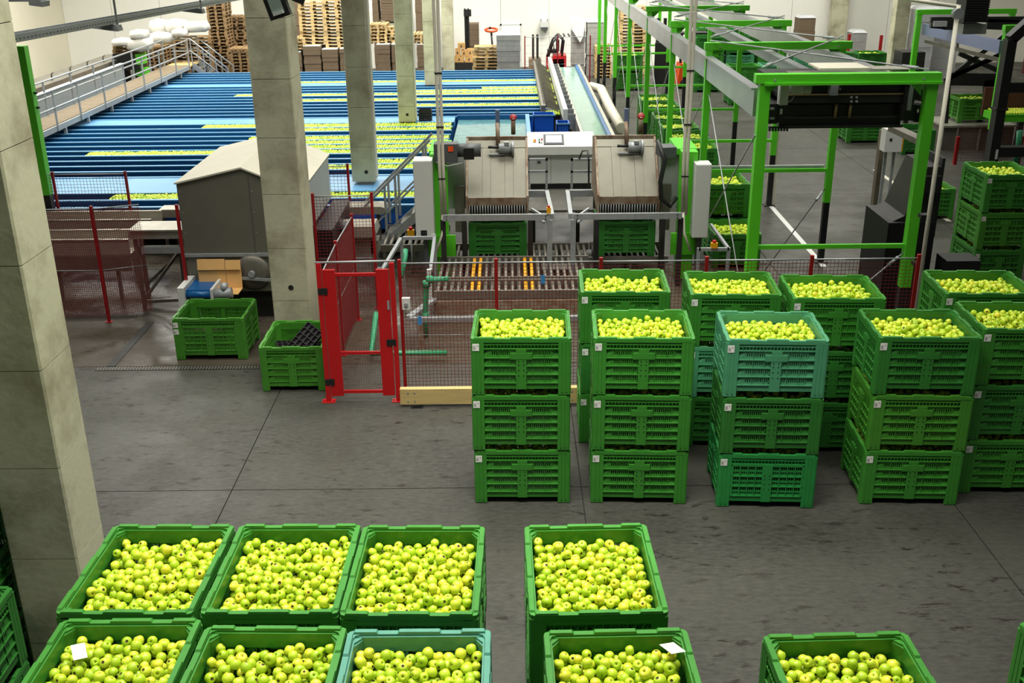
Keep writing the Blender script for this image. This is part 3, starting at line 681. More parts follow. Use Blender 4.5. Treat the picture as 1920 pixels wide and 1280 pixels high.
Yh = 20.0; X0, X1, Z0, Z1 = px(632, 425, 706, 443, Yh)
m = MB(); m.prism([(X0, Z0), (X1 - .1, Z0 - .02), (X1, Z0 + .04), (X1 - .05, Z1), (X0 + .05, Z1)], Yh, Yh + .6, 'y'); m.build('cover', SS, t)
MB().box(X0, X1, Yh + .1, Yh + .5, Z0 - .4, Z0 - .12).build('drive_box', M['dullsteel'], t)
for x in (X0 + .15, X1 - .1): MB().box(x - .05, x + .05, Yh + .1, Yh + .18, 0, Z0 - .02).build('leg', M['dullsteel'], t)
# left fences
pts = [at(x, y, z=0) for x, y in ((205, 603),)]
f1 = at(205, 603, z=0); fy = f1.y
fence([(f1.x - 3.2, fy), (f1.x - 1.6, fy), (f1.x, fy), (f1.x + .75, fy + .3)], 2.2, 'red wire fence at left in front of the stainless chutes', cell=.036, end=False)
g1 = at(350, 560, z=0)
t = thing('fence_post', 'single red fence post standing by the grey cabinet', 'post'); fence_post(at(342, 470, y=18.1).x, 18.1, 2.27, t)
fence([(at(100, 330, y=22.3).x - 1.5, 22.3), (at(104, 360, y=22.3).x, 22.3), (at(240, 360, y=22.3).x, 22.3)], 1.95, 'red wire fence at left along the edge of the blue flumes', cell=.07)
fence([(at(600, 350, y=22.6).x, 22.6), (at(654, 350, y=22.6).x, 22.6)], 2.0, 'red wire fence piece against the flume edge right of the concrete column', cell=.07)
# drains
t = thing('floor_drain', 'slotted steel drain grate along the floor in front of the single bins', 'drain')
MB().box(-6.9, -3.1, 16.02, 16.16, .0, .006).build('drain_bed', M['blackp'], t)
for i in range(75): MB().box(-6.88 + .05 * i, -6.855 + .05 * i, 16.03, 16.15, .004, .010).build('grate_bar', M['dullsteel'], t)
MB().box(-6.76, -6.62, 16.2, 18.3, .0, .008).build('side_channel', M['darksteel'], t)
# ---------------------------------------------------------------- blue flumes
FLUME_APPLES = []
PITCH_ = .67
M['lip'] = mat('flume_rim_paint', (92, 150, 192), .35)
banks = [(22.95, [22.95, 23.6, 24.3]), (25.93, [25.93 + .663 * i for i in range(12)]), (34.3, [34.3 + .655 * i for i in range(11)] + [41.45]), (42.1, [42.1 + .68 * i for i in range(6)])]
banks[1][1][-1] = 33.3
XL, XRN, XRF = -14.0, -1.75, 1.25
ORD = 'first second third fourth fifth sixth seventh eighth ninth tenth eleventh twelfth'.split()
BN = ['narrow near', 'second', 'third', 'far']
APROWS = {(0, 1): -9.2, (1, 1): -7.9, (1, 2): -4.0, (1, 4): -11.6, (1, 5): -7.6, (1, 6): -7.6, (1, 7): -7.6, (1, 9): -7.6, (1, 10): -9.5,
          (2, 0): 1.0, (2, 3): -3.4, (2, 5): -8.5, (2, 7): -10.0, (2, 8): -3.6, (2, 9): -1.0, (3, 0): -8.5}
tub = thing('flume_bed', 'wide blue steel bed carrying the sorting flumes', 'machine')
MB().box(XL, XRN, 22.9, 34.2, .45, .80).build('tub', mat('flume_tub_blue', (18, 92, 190), .4), tub); MB().box(XL, XRF - .3, 34.2, 45.7, .45, .80).build('tub', bpy.data.materials['flume_tub_blue'], tub)
for x in np.arange(-13.5, 1, 1.6):
    for y in (23.2, 28, 34.6, 40, 45.3):
        if x > XRN and y < 34: continue
        MB().box(x - .05, x + .05, y - .05, y + .05, 0, .45).build('leg', M['dgrey'], tub)
arr = np.random.default_rng(5)
for bi, (y0, ls) in enumerate(banks):
    xr = XRN if bi < 2 else XRF
    for i, (a, b) in enumerate(zip(ls, ls[1:])):
        key = (bi, i); st = 'carrying a row of apples' if key in APROWS else 'without apples'
        t = thing('sorting_flume', f'blue water flume {st}, {ORD[i]} from front of {BN[bi]} bank', 'flume', (0, 0, 0), 0, f'flumes of the {BN[bi]} bank')
        MB().box(XL, xr, a - .05, a + .05, .80, .975).build('side_wall', M['blue'], t)
        MB().box(XL, xr, a - .055, a + .055, .975, 1.0).build('rim', M['lip'], t)
        MB().box(XL, xr, a + .05, b - .05, .80, .885).build('water', M['water'], t)
        if key in APROWS:
            xs0 = APROWS[key]
            if xs0 < xr - .3:
                x = xs0
                for x in np.arange(xs0, xr - .05, .078):
                    for y in np.arange(a + .10, b - .08, .079):
                        FLUME_APPLES.append((x + arr.uniform(-.014, .014), y + arr.uniform(-.012, .012), .937 + arr.uniform(0, .03), .042 * arr.uniform(.93, 1.06)))
    a = ls[-1]; t = thing('flume_edge', f'blue far edge wall of the {BN[bi]} flume bank', 'edge'); MB().box(XL, xr, a - .05, a + .05, .80, .975).build('side_wall', M['blue'], t); MB().box(XL, xr, a - .055, a + .055, .975, 1.0).build('rim', M['lip'], t)
for n, (a, b, xr) in enumerate(((24.36, 25.87, XRN), (33.36, 34.24, XRN), (41.51, 42.04, XRF))):
    t = thing('flume_walkway', f'light blue flat walkway across the flumes, {ORD[n]} from the front', 'walkway', (0, 0, 0), 0, 'walkways between flume banks')
    k = 8
    for i in range(k):
        u = XL + (xr - XL) * i / k; w = (xr - XL) / k; MB().box(u + .004, u + w - .004, a, b, .80, .985).build('walkway_panel', M['ltblue'], t)
# black crate beside the fourth column
p = at(799, 222, z=1.0)
t = thing('fruit_crate', 'small black crate standing on the light blue walkway beside a column', 'crate', (p.x, 33.7, .985))
m = MB(); m.box(-.2, .2, -.15, .15, 0, .02)
for z in (0, .08, .16, .24, .30): m.box(-.2, .2, -.15, -.135, z, z + .045); m.box(-.2, .2, .135, .15, z, z + .045); m.box(-.2, -.185, -.15, .15, z, z + .045); m.box(.185, .2, -.15, .15, z, z + .045)
for x in (-.19, -.07, .07, .19): m.box(x - .012, x + .012, -.152, -.133, 0, .345); m.box(x - .012, x + .012, .133, .152, 0, .345)
m.build('slatted_body', M['blackp'], t)
# water pool between drum and flumes
t = thing('outlet_pool', 'open blue-rimmed water pool behind the left washing hood', 'pool')
MB().box(-1.65, .5, 29.5, 34.2, .45, .90).build('pool_water', M['pool'] if 'pool' in M else M.setdefault('pool', mat('pale_water', (96, 146, 152), .1, bump=.4, bscale=5, var=.25, scale=2.5)), t)
MB().box(.5, .62, 24.8, 34.3, .2, 1.05).build('pool_wall', M['ltblue'], t); MB().box(-1.7, .5, 34.2, 34.32, .45, 1.04).build('pool_wall', M['blue'], t)
# comb conveyor on the right end of the flumes, water channel
t = thing('apple_elevator', 'rusty comb conveyor lifting apples along the right end of the flumes', 'conveyor')
MB().box(1.02, 1.16, 34.5, 46.2, 1.0, 1.28).build('side_rail', M['dullsteel'], t); MB().box(1.66, 1.80, 33.0, 46.5, 1.05, 1.40).build('side_rail', M['white'], t)
MB().box(1.16, 1.66, 34.6, 46.0, .8, .95).build('bed', M['darksteel'], t)
m = MB()
for i in range(46):
    y = 34.8 + .25 * i
    m.bar((1.16, y, 1.25), (1.62, y - .12, 1.02), .012, .03); m.bar((1.1, y, 1.28), (1.3, y + .05, 1.45), .012, .02)
o = m.build('comb_tines', M['dullsteel'], t); o['kind'] = 'stuff'
for (a, b) in ((34.5, 35.0), (36.3, 36.9), (37.6, 38.15), (39.0, 39.5), (39.7, 40.2), (40.4, 41.2), (42.1, 42.7), (44.6, 45.2)):
    for x in np.arange(1.2, 1.64, .08):
        for y in np.arange(a, b, .08): FLUME_APPLES.append((x + arr.uniform(-.01, .01), y + arr.uniform(-.01, .01), .985 + arr.uniform(0, .03), .039))
for i in range(14): MB().box(1.8, 2.06, 33.2 + .95 * i, 33.23 + .95 * i, .75, 1.22).build('gusset', M['galv'], t)
t = thing('water_channel', 'long channel of pale green water running to the back', 'channel')
MB().box(2.05, 2.12, 29.3, 46.5, .3, 1.12).build('channel_wall', M['steel'], t); MB().box(2.82, 2.92, 29.3, 46.3, .3, 1.08).build('channel_wall', M['blue'], t); MB().box(2.92, 3.02, 29.3, 46.3, .2, 1.1).build('outer_wall', M['steel'], t)
MB().box(2.12, 2.82, 29.3, 46.4, .3, .98).build('channel_water', mat('channel_water', (128, 162, 150), .12, bump=.35, bscale=4, var=.12, scale=3, stretch=(1, .4, 1)), t)
MB().box(2.12, 2.85, 26.0, 29.3, .3, .97).build('outlet_apron', M['roofsheet'], t)
t = thing('pump_pipe', 'cream bent pipe beside the water channel', 'pipe')
pp = [at(1108, 162, z=.9), at(1127, 167, z=.9), at(1145, 205, z=.8), at(1165, 240, z=.7)]
MB().tube([pp[0], pp[0].lerp(pp[1], .7), pp[1], pp[1].lerp(pp[2], .2), pp[2], pp[3]], .17, 12).build('pipe_run', M['roofsheet'], t)
for q in (pp[1], pp[2]): MB().box(q.x - .05, q.x + .05, q.y - .05, q.y + .05, 0, q.z - .15).build('support', M['galv'], t)
t = thing('steel_channel_cover', 'grey ribbed cover plates between the water channel and cream pipe', 'cover')
for x in (3.15, 3.4, 3.65): MB().box(x, x + .22, 26, 40, .25, .36).build('cover_strip', M['dullsteel'], t)
# blue boxes before the elevator
for i, (r, Y_, lb) in enumerate((((1000, 216, 1040, 236), 33.0, 'wide blue steel box under the comb conveyor'), ((1044, 232, 1068, 248), 31.5, 'small open blue box beside the water channel'))):
    X0, X1, Z0, Z1 = px(*r, Y_); t = thing('blue_hopper', lb, 'hopper')
    m = MB(); m.box(X0, X1, Y_, Y_ + .03, .3, Z1); m.box(X0, X1, Y_ + .6, Y_ + .63, .3, Z1); m.box(X0, X0 + .03, Y_, Y_ + .6, .3, Z1); m.box(X1 - .03, X1, Y_, Y_ + .6, .3, Z1); m.build('hopper_wall', mat('hopper_blue', (10, 84, 190), .4) if i == 0 else bpy.data.materials['hopper_blue'], t)
    MB().box(X0 - .03, X1 + .03, Y_ - .03, Y_ + .0, Z1 - .02, Z1 + .02).build('rim', M['lip'], t); MB().box(X0 + .1, X1 - .1, Y_ + .2, Y_ + .4, 0, .28).build('stand', M['dgrey'], t); MB().box(X0, X1, Y_ + .03, Y_ + .6, .28, .3).build('bottom', M['darksteel'], t)
SHORT = {}
# ---------------------------------------------------------------- bin tipping and washing machine
G = M['galv']
def rod(m, *p, r=.02, n=8): return m.tube(p, r, n)
M['rust'] = mat('rusty_steel', (112, 84, 62), .7, .2, rgb2=(150, 140, 122), scale=5)
M['hood'] = mat('hood_sheet', (110, 108, 93), .45, .25, var=.16, scale=2.2)
M['plate'] = mat('checker_plate', (100, 98, 92), .5, .4, var=.2, scale=8, bump=.3, bscale=40)
def unit(xc, s, side):
    t = thing('washing_hood', f'stainless washing hood above a bin, {side}', 'machine')
    w = .59; yb, zb, yt, zt = 20.75, 1.66, 21.75, 2.62
    def P(x, f, o=0): return (xc + x, yb + (yt - yb) * f - o * .69, zb + (zt - zb) * f + o * .72)
    def sheet(n, x0, x1, f0, f1, o, m):
        MB().hexa([P(x0, f0, o), P(x1, f0, o), P(x1, f1, o), P(x0, f1, o), P(x0, f0, o + .02), P(x1, f0, o + .02), P(x1, f1, o + .02), P(x0, f1, o + .02)]).build(n, m, t)
    cuts = [-w, -.30, -.13, .16, .33, w]
    for a, b, o in zip(cuts, cuts[1:], (0, .012, 0, .012, 0)): sheet('hood_panel', a + .002, b - .002, .0, .86, o, M['hood'])
    sheet('hood_panel', -w, w, .87, 1.0, .004, M['hood'])
    for q in (-w - .04, w):
        MB().prism([(yb - .06, zb - .32), (yb - .0, zb - .32), (yt + .5, zb - .1), (yt + .5, zt), (yt, zt + .07), (yb - .06, zb + .06)], xc + q, xc + q + .04, 'x').build('side_plate', M['rust'], t)
    MB().box(xc - w - .04, xc + w + .04, yt, yt + .06, zt - .02, zt + .09).build('top_flange', M['rust'], t)
    MB().box(xc - w, xc + w, yt + .5, yt + .53, .9, zt).build('rear_sheet', M['dullsteel'], t)
    MB().hexa([(xc - w, yb - .02, zb - .14), (xc + w, yb - .02, zb - .14), (xc + w, yb + .05, zb - .14), (xc - w, yb + .05, zb - .14), (xc - w, yb - .03, zb + .02), (xc + w, yb - .03, zb + .02), (xc + w, yb + .02, zb + .02), (xc - w, yb + .02, zb + .02)]).build('apron', M['rust'], t)
    for i in range(22):
        x = xc - w + .03 + (2 * w - .06) * i / 21; MB().cyl((x, yb - .01, zb - .40), (x, yb - .01, zb - .14), .011, 6).build('curtain_bar', M['galv'], t)
    MB().box(xc - w, xc + w, yb + .3, yb + .33, zb - .5, zb - .1).build('dark_back', M['black'], t)
    # pump on the hood
    p = Vector(P(.18, .80, .13)); pu = MB()
    pu.tube([p + Vector((-.14, 0, 0)), p + Vector((.12, 0, 0))], .105, 16); pu.tube([p + Vector((.12, 0, 0)), p + Vector((.17, 0, 0))], .15, 18)
    pu.rbox(p + Vector((.02, -.05, .11)), .1, .1, .07); pu.build('pump_motor', M['galv'], t)
    MB().tube([p + Vector((-.14, 0, .03)), p + Vector((-.36, 0, .03))], .03, 8).build('pump_shaft', M['black'], t); MB().tube([p + Vector((.1, -.02, -.12)), p + Vector((-.34, -.02, -.12))], .022, 8).build('pump_pipe', M['galv'], t)
    MB().tube([p + Vector((-.16, .1, .05)), p + Vector((-.16, .2, .3)), p + Vector((-.17, .3, .46))], .045, 8).build('inlet_pipe', M['rust'], t)
    MB().rbox(p + Vector((-.16, .32, .55)), .09, .07, .36).build('valve_body', mat('blue_grey_paint', (98, 110, 140), .5) if 'blue_grey_paint' not in bpy.data.materials else bpy.data.materials['blue_grey_paint'], t)
    m = MB(); m.lathe([(0, -.015), (.06, -.015), (.075, 0), (.06, .015), (0, .015)], 14); o = m.build('valve_wheel', M['redpost'], t); o.location = p + Vector((.16, .45, .55)); o.rotation_euler = (1.1, 0, 0)
    MB().cyl(p + Vector((.16, .5, .2)), p + Vector((.16, .46, .54)), .05, 8).build('valve_stem', M['rust'], t)
    # gear box side
    xe = xc + s * (w + .05)
    MB().box(*sorted((xe, xe + s * .42)), 20.9, 21.9, 1.42, 2.5).build('side_housing', M['grey'], t)
    MB().box(*sorted((xe + s * .02, xe + s * .22)), 20.82, 20.9, .95, 1.9).build('duct', M['dullsteel'], t)
    if s < 0:
        a = at(820, 285, y=20.5)
        MB().rbox((a.x + .17, 20.5, a.z), .46, .3, .36).build('gear_box', M['dgrey'], t); MB().tube([(a.x + .4, 20.5, a.z + .03), (a.x + .85, 20.5, a.z + .03)], .13, 14).build('gear_motor', M['dgrey'], t)
        MB().box(a.x + .52, a.x + .72, 20.33, 20.45, a.z - .12, a.z + .1).build('terminal_box', M['black'], t); MB().box(a.x + .22, a.x + .32, 20.335, 20.345, a.z + .04, a.z + .14).build('orange_label', M['orange'], t)
        MB().tube([(a.x - .02, 20.32, a.z - .16), (a.x + .2, 20.3, a.z - .24), (a.x + .5, 20.32, a.z - .18)], .014, 6).build('cable', M['grey'], t)
    else:
        pts = [at(1232, 262, y=20.7), at(1247, 300, y=20.6), at(1238, 340, y=20.5), at(1240, 372, y=20.5), at(1256, 386, y=20.5), at(1268, 370, y=20.6)]
        MB().tube(pts, .05, 8).build('corrugated_hose', M['black'], t); MB().rbox((xe + .1, 20.95, 2.55), .3, .4, .2, .2).build('gear_motor', M['dgrey'], t)
    px0, px1 = sorted((xe + s * .34, xe + s * .66))
    MB().box(px0, px1, 20.45, 20.75, .02, 2.62).build('green_post', M['green'], t)
    MB().box(*sorted((xe + s * .2, xe + s * .8)), 20.40, 20.45, .55, 1.0).build('green_plate', M['green'], t)
    MB().box(*sorted((xe + s * .3, xe + s * .7)), 20.8, 21.9, 2.5, 2.62).build('green_cap', M['green'], t)
    for q in (-1, 1): MB().box(xc + q * .66 - .05, xc + q * .66 + .05, 20.35, 20.5, .05, 1.42).build('guide_column', M['darksteel'], t)
    return t
unit(-.27, -1, 'left one of the pair, beside the dark gear motor')
unit(2.37, 1, 'right one, with a black hose at its side')
# electric cabinets
for (r, Y_, d, lb) in (((777, 302, 812, 450), 20.05, .45, 'pale grey electric cabinet with a rotary switch, left of the washing hoods'), ((1302, 309, 1331, 446), 20.1, .4, 'pale grey electric cabinet on a green post, right of the washing hoods')):
    X0, X1, Z0, Z1 = px(*r, Y_); t = thing('electric_cabinet', lb, 'cabinet')
    MB().box(X0, X1, Y_ + .015, Y_ + d, Z0, Z1).build('enclosure', M['pale'], t); MB().box(X0 + .012, X1 - .012, Y_, Y_ + .015, Z0 + .012, Z1 - .012).build('door', M['pale'], t)
    if r[0] < 1000:
        MB().box(X0 + .1, X0 + .22, Y_ - .012, Y_, Z0 + .08, Z0 + .2).build('switch_plate', M['blackp'], t); MB().cyl((X0 + .16, Y_ - .012, Z0 + .13), (X0 + .16, Y_ - .05, Z0 + .13), .035, 10).build('rotary_knob', M['blackp'], t)
        MB().box(X1 - .06, X1 + .02, Y_ - .02, Y_ + .04, Z0 + .04, Z0 + .12).build('connector_box', M['white'], t)
    MB().box((X0 + X1) / 2 - .04, (X0 + X1) / 2 + .04, Y_ + .12, Y_ + .25, 0, Z0).build('stand', M['dgrey'], t)
# bins standing in the tippers
for x, lb in ((-.27, 'green bin clamped under the left washing hood'), (2.37, 'green bin clamped under the right washing hood')):
    place_bin(x, 21.42, .36, 0, lb, 'bins under the washing hoods', 'd', card=0)
# galvanised front frames with swing arms
for (xa, xb, lb, s) in ((-1.33, .76, 'galvanised steel frame with crossbar before the left washing hood', 1), (1.22, 3.33, 'galvanised steel frame with crossbar before the right washing hood', -1)):
    t = thing('guard_barrier', lb, 'frame')
    MB().box(xa, xb, 19.97, 20.03, 1.41, 1.53).build('crossbar', G, t)
    xi, xo = (xb, xa) if s > 0 else (xa, xb)
    MB().box(xi - .05, xi + .05, 19.96, 20.04, .02, 1.41).build('leg', G, t); MB().box(xo - .05, xo + .05, 20.04, 20.12, .02, 1.41).build('leg', M['darksteel'], t)
    MB().bar((xi + s * .05, 20.03, 1.47), (xi - s * .04 + s * .05, 22.0, 1.47), .08, .1).build('swing_arm', G, t)
    MB().box(*sorted((xi - s * .55, xi)), 21.95, 22.02, 1.38, 1.52).build('rear_bar', G, t)
    for k in (0, 1): MB().bar((xi - s * .34, 20.5, 1.5 - .12 * k), (xi - s * .1, 20.2, 1.42 - .12 * k), .04, .04).build('strut', G, t)
    for q in (xa + .08, xb - .08):
        for zz in (1.44, 1.5): MB().cyl((q, 19.97, zz), (q, 19.962, zz), .013, 6).build('bolt', M['black'], t)
    if s > 0:
        MB().box(xb - .06, xb + .02, 19.95, 20.02, 1.55, 1.66).build('stop_button_box', M['yellow'], t); MB().cyl((xb - .02, 19.98, 1.66), (xb - .02, 19.98, 1.70), .025, 10).build('stop_button', M['red'], t)
# console on a raised platform
t = thing('control_console', 'white control console with a small screen between the washing hoods', 'console')
X0, X1 = .42, 1.92; Yc = 24.0
zc0 = at(1050, 345, y=Yc).z; zc1 = at(1050, 288, y=Yc).z; zt = at(1050, 275, y=Yc - .1).z
for i in range(3): MB().box(X0 + .03 + .49 * i, X0 + .51 + .49 * i, Yc, Yc + .02, zc0 + .02, zc1).build('door', M['pale'], t)
MB().box(X0, X1, Yc + .02, Yc + .55, zc0, zc1).build('body', M['grey'], t); MB().box(X0 + .05, X1 - .05, Yc + .06, Yc + .5, zc0 - .12, zc0).build('plinth', M['black'], t)
pb, pt_ = at(1050, 275, y=Yc - .12), at(1050, 250, y=Yc + .35)
b = MB(); b.prism([(Yc - .12, zc1 + .0), (Yc - .12, pb.z), (Yc + .35, pt_.z), (Yc + .55, pt_.z), (Yc + .55, zc1)], X0 - .03, X1 + .0, 'x'); b.build('sloped_desk', M['white'], t)
sl = math.atan2(pt_.z - pb.z, .47)
def desk(x, f, sx, sy, sz, n, m, extra=None):
    c = (x, Yc - .12 + .47 * f, pb.z + (pt_.z - pb.z) * f + sz * .3); return MB().rbox(c, sx, sy, sz, 0, sl).build(n, m, t)
desk(1.0, .5, .46, .38, .03, 'screen_bezel', M['dgrey']); o = desk(1.0, .5, .36, .27, .045, 'screen', mat('lit_screen', (232, 238, 246), .2, emit=.9))
desk(.56, .42, .06, .09, .03, 'warning_label', M['yellow']); desk(.575, .42, .03, .04, .05, 'red_mark', M['red'])
for x, f, mm in ((.67, .5, 'pvc'), (.73, .52, 'red'), (.67, .3, 'black'), (.72, .3, 'white')): desk(x, f, .03, .04, .04, 'button', M[mm])
MB().box(.62, .70, Yc - .012, Yc, zc1 - .22, zc1 - .12).build('name_plate', M['dgrey'], t)
t = thing('work_platform', 'raised grey checker-plate platform before the console', 'platform')
MB().box(-.9, 2.9, 22.1, 24.7, zc0 - .17, zc0 - .12).build('deck', M['plate'], t)
for x in (-.8, .5, 1.5, 2.8): MB().box(x - .05, x + .05, 23.0, 23.1, 0, zc0 - .17).build('leg', M['dullsteel'], t)
for (a, b, d, e, lb) in ((988, 1027, 297, 350, 'galvanised guard rail at the console, left'), (1070, 1118, 297, 350, 'galvanised guard rail at the console, right')):
    t = thing('guard_rail', lb, 'railing'); X0, X1, Z0, Z1 = px(a, d, b, e, 22.9); zb_ = zc0 - .12
    m = MB(); m.box(X0, X1, 22.88, 22.93, Z1 - .05, Z1).build('top_bar', G, t); MB().box(X0, X1, 22.88, 22.93, (Z0 + Z1) / 2, (Z0 + Z1) / 2 + .05).build('mid_bar', G, t)
    for x in (X0, X1 - .05): MB().box(x, x + .05, 22.88, 22.93, zb_, Z1).build('post', G, t)
tag(MB().tube([at(1086, 298, y=22.8), at(1092, 283, y=22.9), at(1102, 282, y=22.9), at(1104, 300, y=22.8), at(1104, 350, y=22.8)], .02, 6).build('power_cable', M['black']), 'black cable looping down beside the console railing', 'cable')
# roller tables
def rollers(name, label, x0, x1, y0, y1, z, pitch, yellow=(), frame='dullsteel'):
    t = thing(name, label, 'conveyor'); n = int((x1 - x0) / pitch)
    for i in range(n):
        x = x0 + pitch * (i + .5); MB().cyl((x, y0 + .04, z), (x, y1 - .04, z), .035, 10).build('roller', M['yellow' if i in yellow else 'dullsteel'], t)
    for y in (y0, y1): MB().box(x0, x1, y - .03, y + .03, z - .1, z + .05).build('side_beam', M[frame], t)
    for x in (x0 + .08, (x0 + x1) / 2, x1 - .08):
        for y in (y0, y1): MB().box(x - .03, x + .03, y - .025, y + .025, 0, z - .1).build('leg', M[frame], t)
    return t
rollers('roller_conveyor', 'grey roller conveyor left of the electric cabinet', -2.72, -1.35, 21.15, 22.7, .55, .13)
rollers('roller_conveyor', 'roller conveyor between the two washing hoods', .42, 1.68, 20.95, 22.0, .30, .12)
rollers('roller_conveyor', 'roller conveyor under the left washing hood', -1.3, .4, 20.95, 22.0, .31, .12)
rollers('roller_conveyor', 'roller conveyor under the right washing hood', 1.7, 3.25, 20.95, 22.0, .31, .12)
rollers('roller_conveyor', 'wide front roller conveyor with yellow rollers behind the red fence', -1.42, 1.55, 18.95, 20.25, .55, .125, (5, 6, 13, 14))
rollers('roller_conveyor', 'front strip of rollers with yellow pairs closest to the red fence', -1.42, 1.55, 18.25, 18.88, .52, .125, (5, 6, 13, 14))
t = thing('conveyor_substructure', 'brown stained steel frame under the front roller conveyor', 'frame')
MB().box(-1.42, 1.6, 18.16, 18.2, .02, .40).build('front_panel', M['rust'], t); MB().bar((-1.75, 16.9, .56), (-1.42, 18.2, .42), .12, .06).build('side_beam', G, t); MB().box(-1.75, 1.6, 16.82, 16.9, .50, .58).build('front_beam', G, t)
for x in (-1.6, -.4, .8): MB().box(x, x + .08, 16.82, 16.9, .0, .5).build('leg', M['rust'], t)
tag(MB().box(.62, 1.15, 20.3, 20.9, .02, .3).build('perforated_step', M['plate']), 'perforated metal step between the washing frames', 'step')
# yellow emergency stop at the left roller table, green pipework
t = thing('emergency_stop', 'yellow emergency stop box with red button beside the left rollers', 'switch'); p = at(770, 437, y=21.0)
MB().box(p.x - .07, p.x + .07, 21.0, 21.08, p.z - .09, p.z + .06).build('box', M['yellow'], t); MB().cyl((p.x, 21.04, p.z + .06), (p.x, 21.04, p.z + .12), .04, 10).build('button', M['red'], t); MB().cyl((p.x, 21.05, 0), (p.x, 21.05, p.z - .09), .02, 8).build('stand', G, t)
t = thing('green_pipe', 'green plastic water pipe bending down behind the red fence', 'pipe')
Yp = 17.4; P4 = [at(842, 523, y=Yp), at(806, 524, y=Yp), at(800, 532, y=Yp), at(797, 590, y=Yp), at(798, 640, y=Yp)]
MB().tube(P4[:2] + [P4[2]] + P4[3:], .05, 10).build('pipe_run', M['pvc'], t)
for q in (P4[1], P4[2], P4[3]): MB().cyl(q + Vector((0, 0, -.05)), q + Vector((0, 0, .05)), .07, 10).build('coupling', M['pvc'], t)
t = thing('green_pipe', 'green plastic drain pipe low above the floor behind the gate', 'pipe'); q0, q1 = at(695, 662, z=.15), at(838, 661, z=.15)
MB().tube([q0 + Vector((.05, .6, .5)), q0 + Vector((0, .1, .0)), q0, q1], .045, 10).build('pipe_run', M['pvc'], t)
tag(MB().tube([at(752, 520, y=18.6), at(760, 480, y=18.9), at(760, 468, y=19)], .05, 8).build('green_hose', M['pvc']), 'green hose stub standing up behind the red fence', 'hose')
# galvanised barrier left of the rollers
t = thing('guard_barrier', 'galvanised tube barrier before the left roller conveyor', 'railing')
a, b, c, d = at(737, 465, y=19.2), at(790, 443, y=19.8), at(776, 475, y=18.6), at(778, 640, y=17)
Z1 = at(760, 443, y=19.6).z
MB().box(-2.14, -1.5, 19.56, 19.62, Z1 - .06, Z1).build('top_bar', G, t)
for x in (-2.14, -1.5): MB().box(x, x + .06, 19.56, 19.62, .0, Z1).build('post', G, t)
for x in (-2.14, -1.5): MB().bar((x + .03, 19.59, Z1 - .03), (x + .03 - .25 * (x < -2), 18.3, Z1 - .28), .06, .06).build('side_bar', G, t)
MB().box(-1.53, -1.46, 18.22, 18.3, .05, Z1 - .24).build('front_post', M['white'], t); MB().box(-2.43, -2.35, 18.22, 18.32, 0, Z1 - .2).build('front_post', M['dgrey'], t)
# stair with handrails to the platform
t = thing('access_stair', 'galvanised stair with diagonal handrails left of the washing hoods', 'stair')
ys_ = 22.05
top, bot = at(806, 262, y=ys_), at(676, 395, y=ys_)
for dy, dz in ((0, 0), (.7, 0)):
    MB().bar(top + Vector((0, dy, dz)), bot + Vector((0, dy, dz)), .05, .05).build('handrail', G, t)
    MB().bar(top + Vector((0, dy, -.62)), bot + Vector((.3, dy, -.30)), .04, .04).build('mid_rail', G, t)
s0, s1 = top + Vector((.1, 0, -1.25)), bot + Vector((.35, 0, -.85)); s1.z = max(s1.z, .02)
for dy in (0, .7): MB().bar(s0 + Vector((0, dy, 0)), s1 + Vector((0, dy, 0)), .04, .18).build('stringer', G, t)
for i in range(5):
    q = s1.lerp(s0, (i + .5) / 5.2); MB().box(q.x - .13, q.x + .13, ys_, ys_ + .7, q.z, q.z + .03).build('tread', M['plate'], t)
for f in (.35, .5, .9):
    q = bot.lerp(top, f); r = s1.lerp(s0, f)
    for dy in (0, .7): MB().box(q.x - .025, q.x + .025, ys_ + dy - .025, ys_ + dy + .025, r.z, q.z).build('post', G, t)
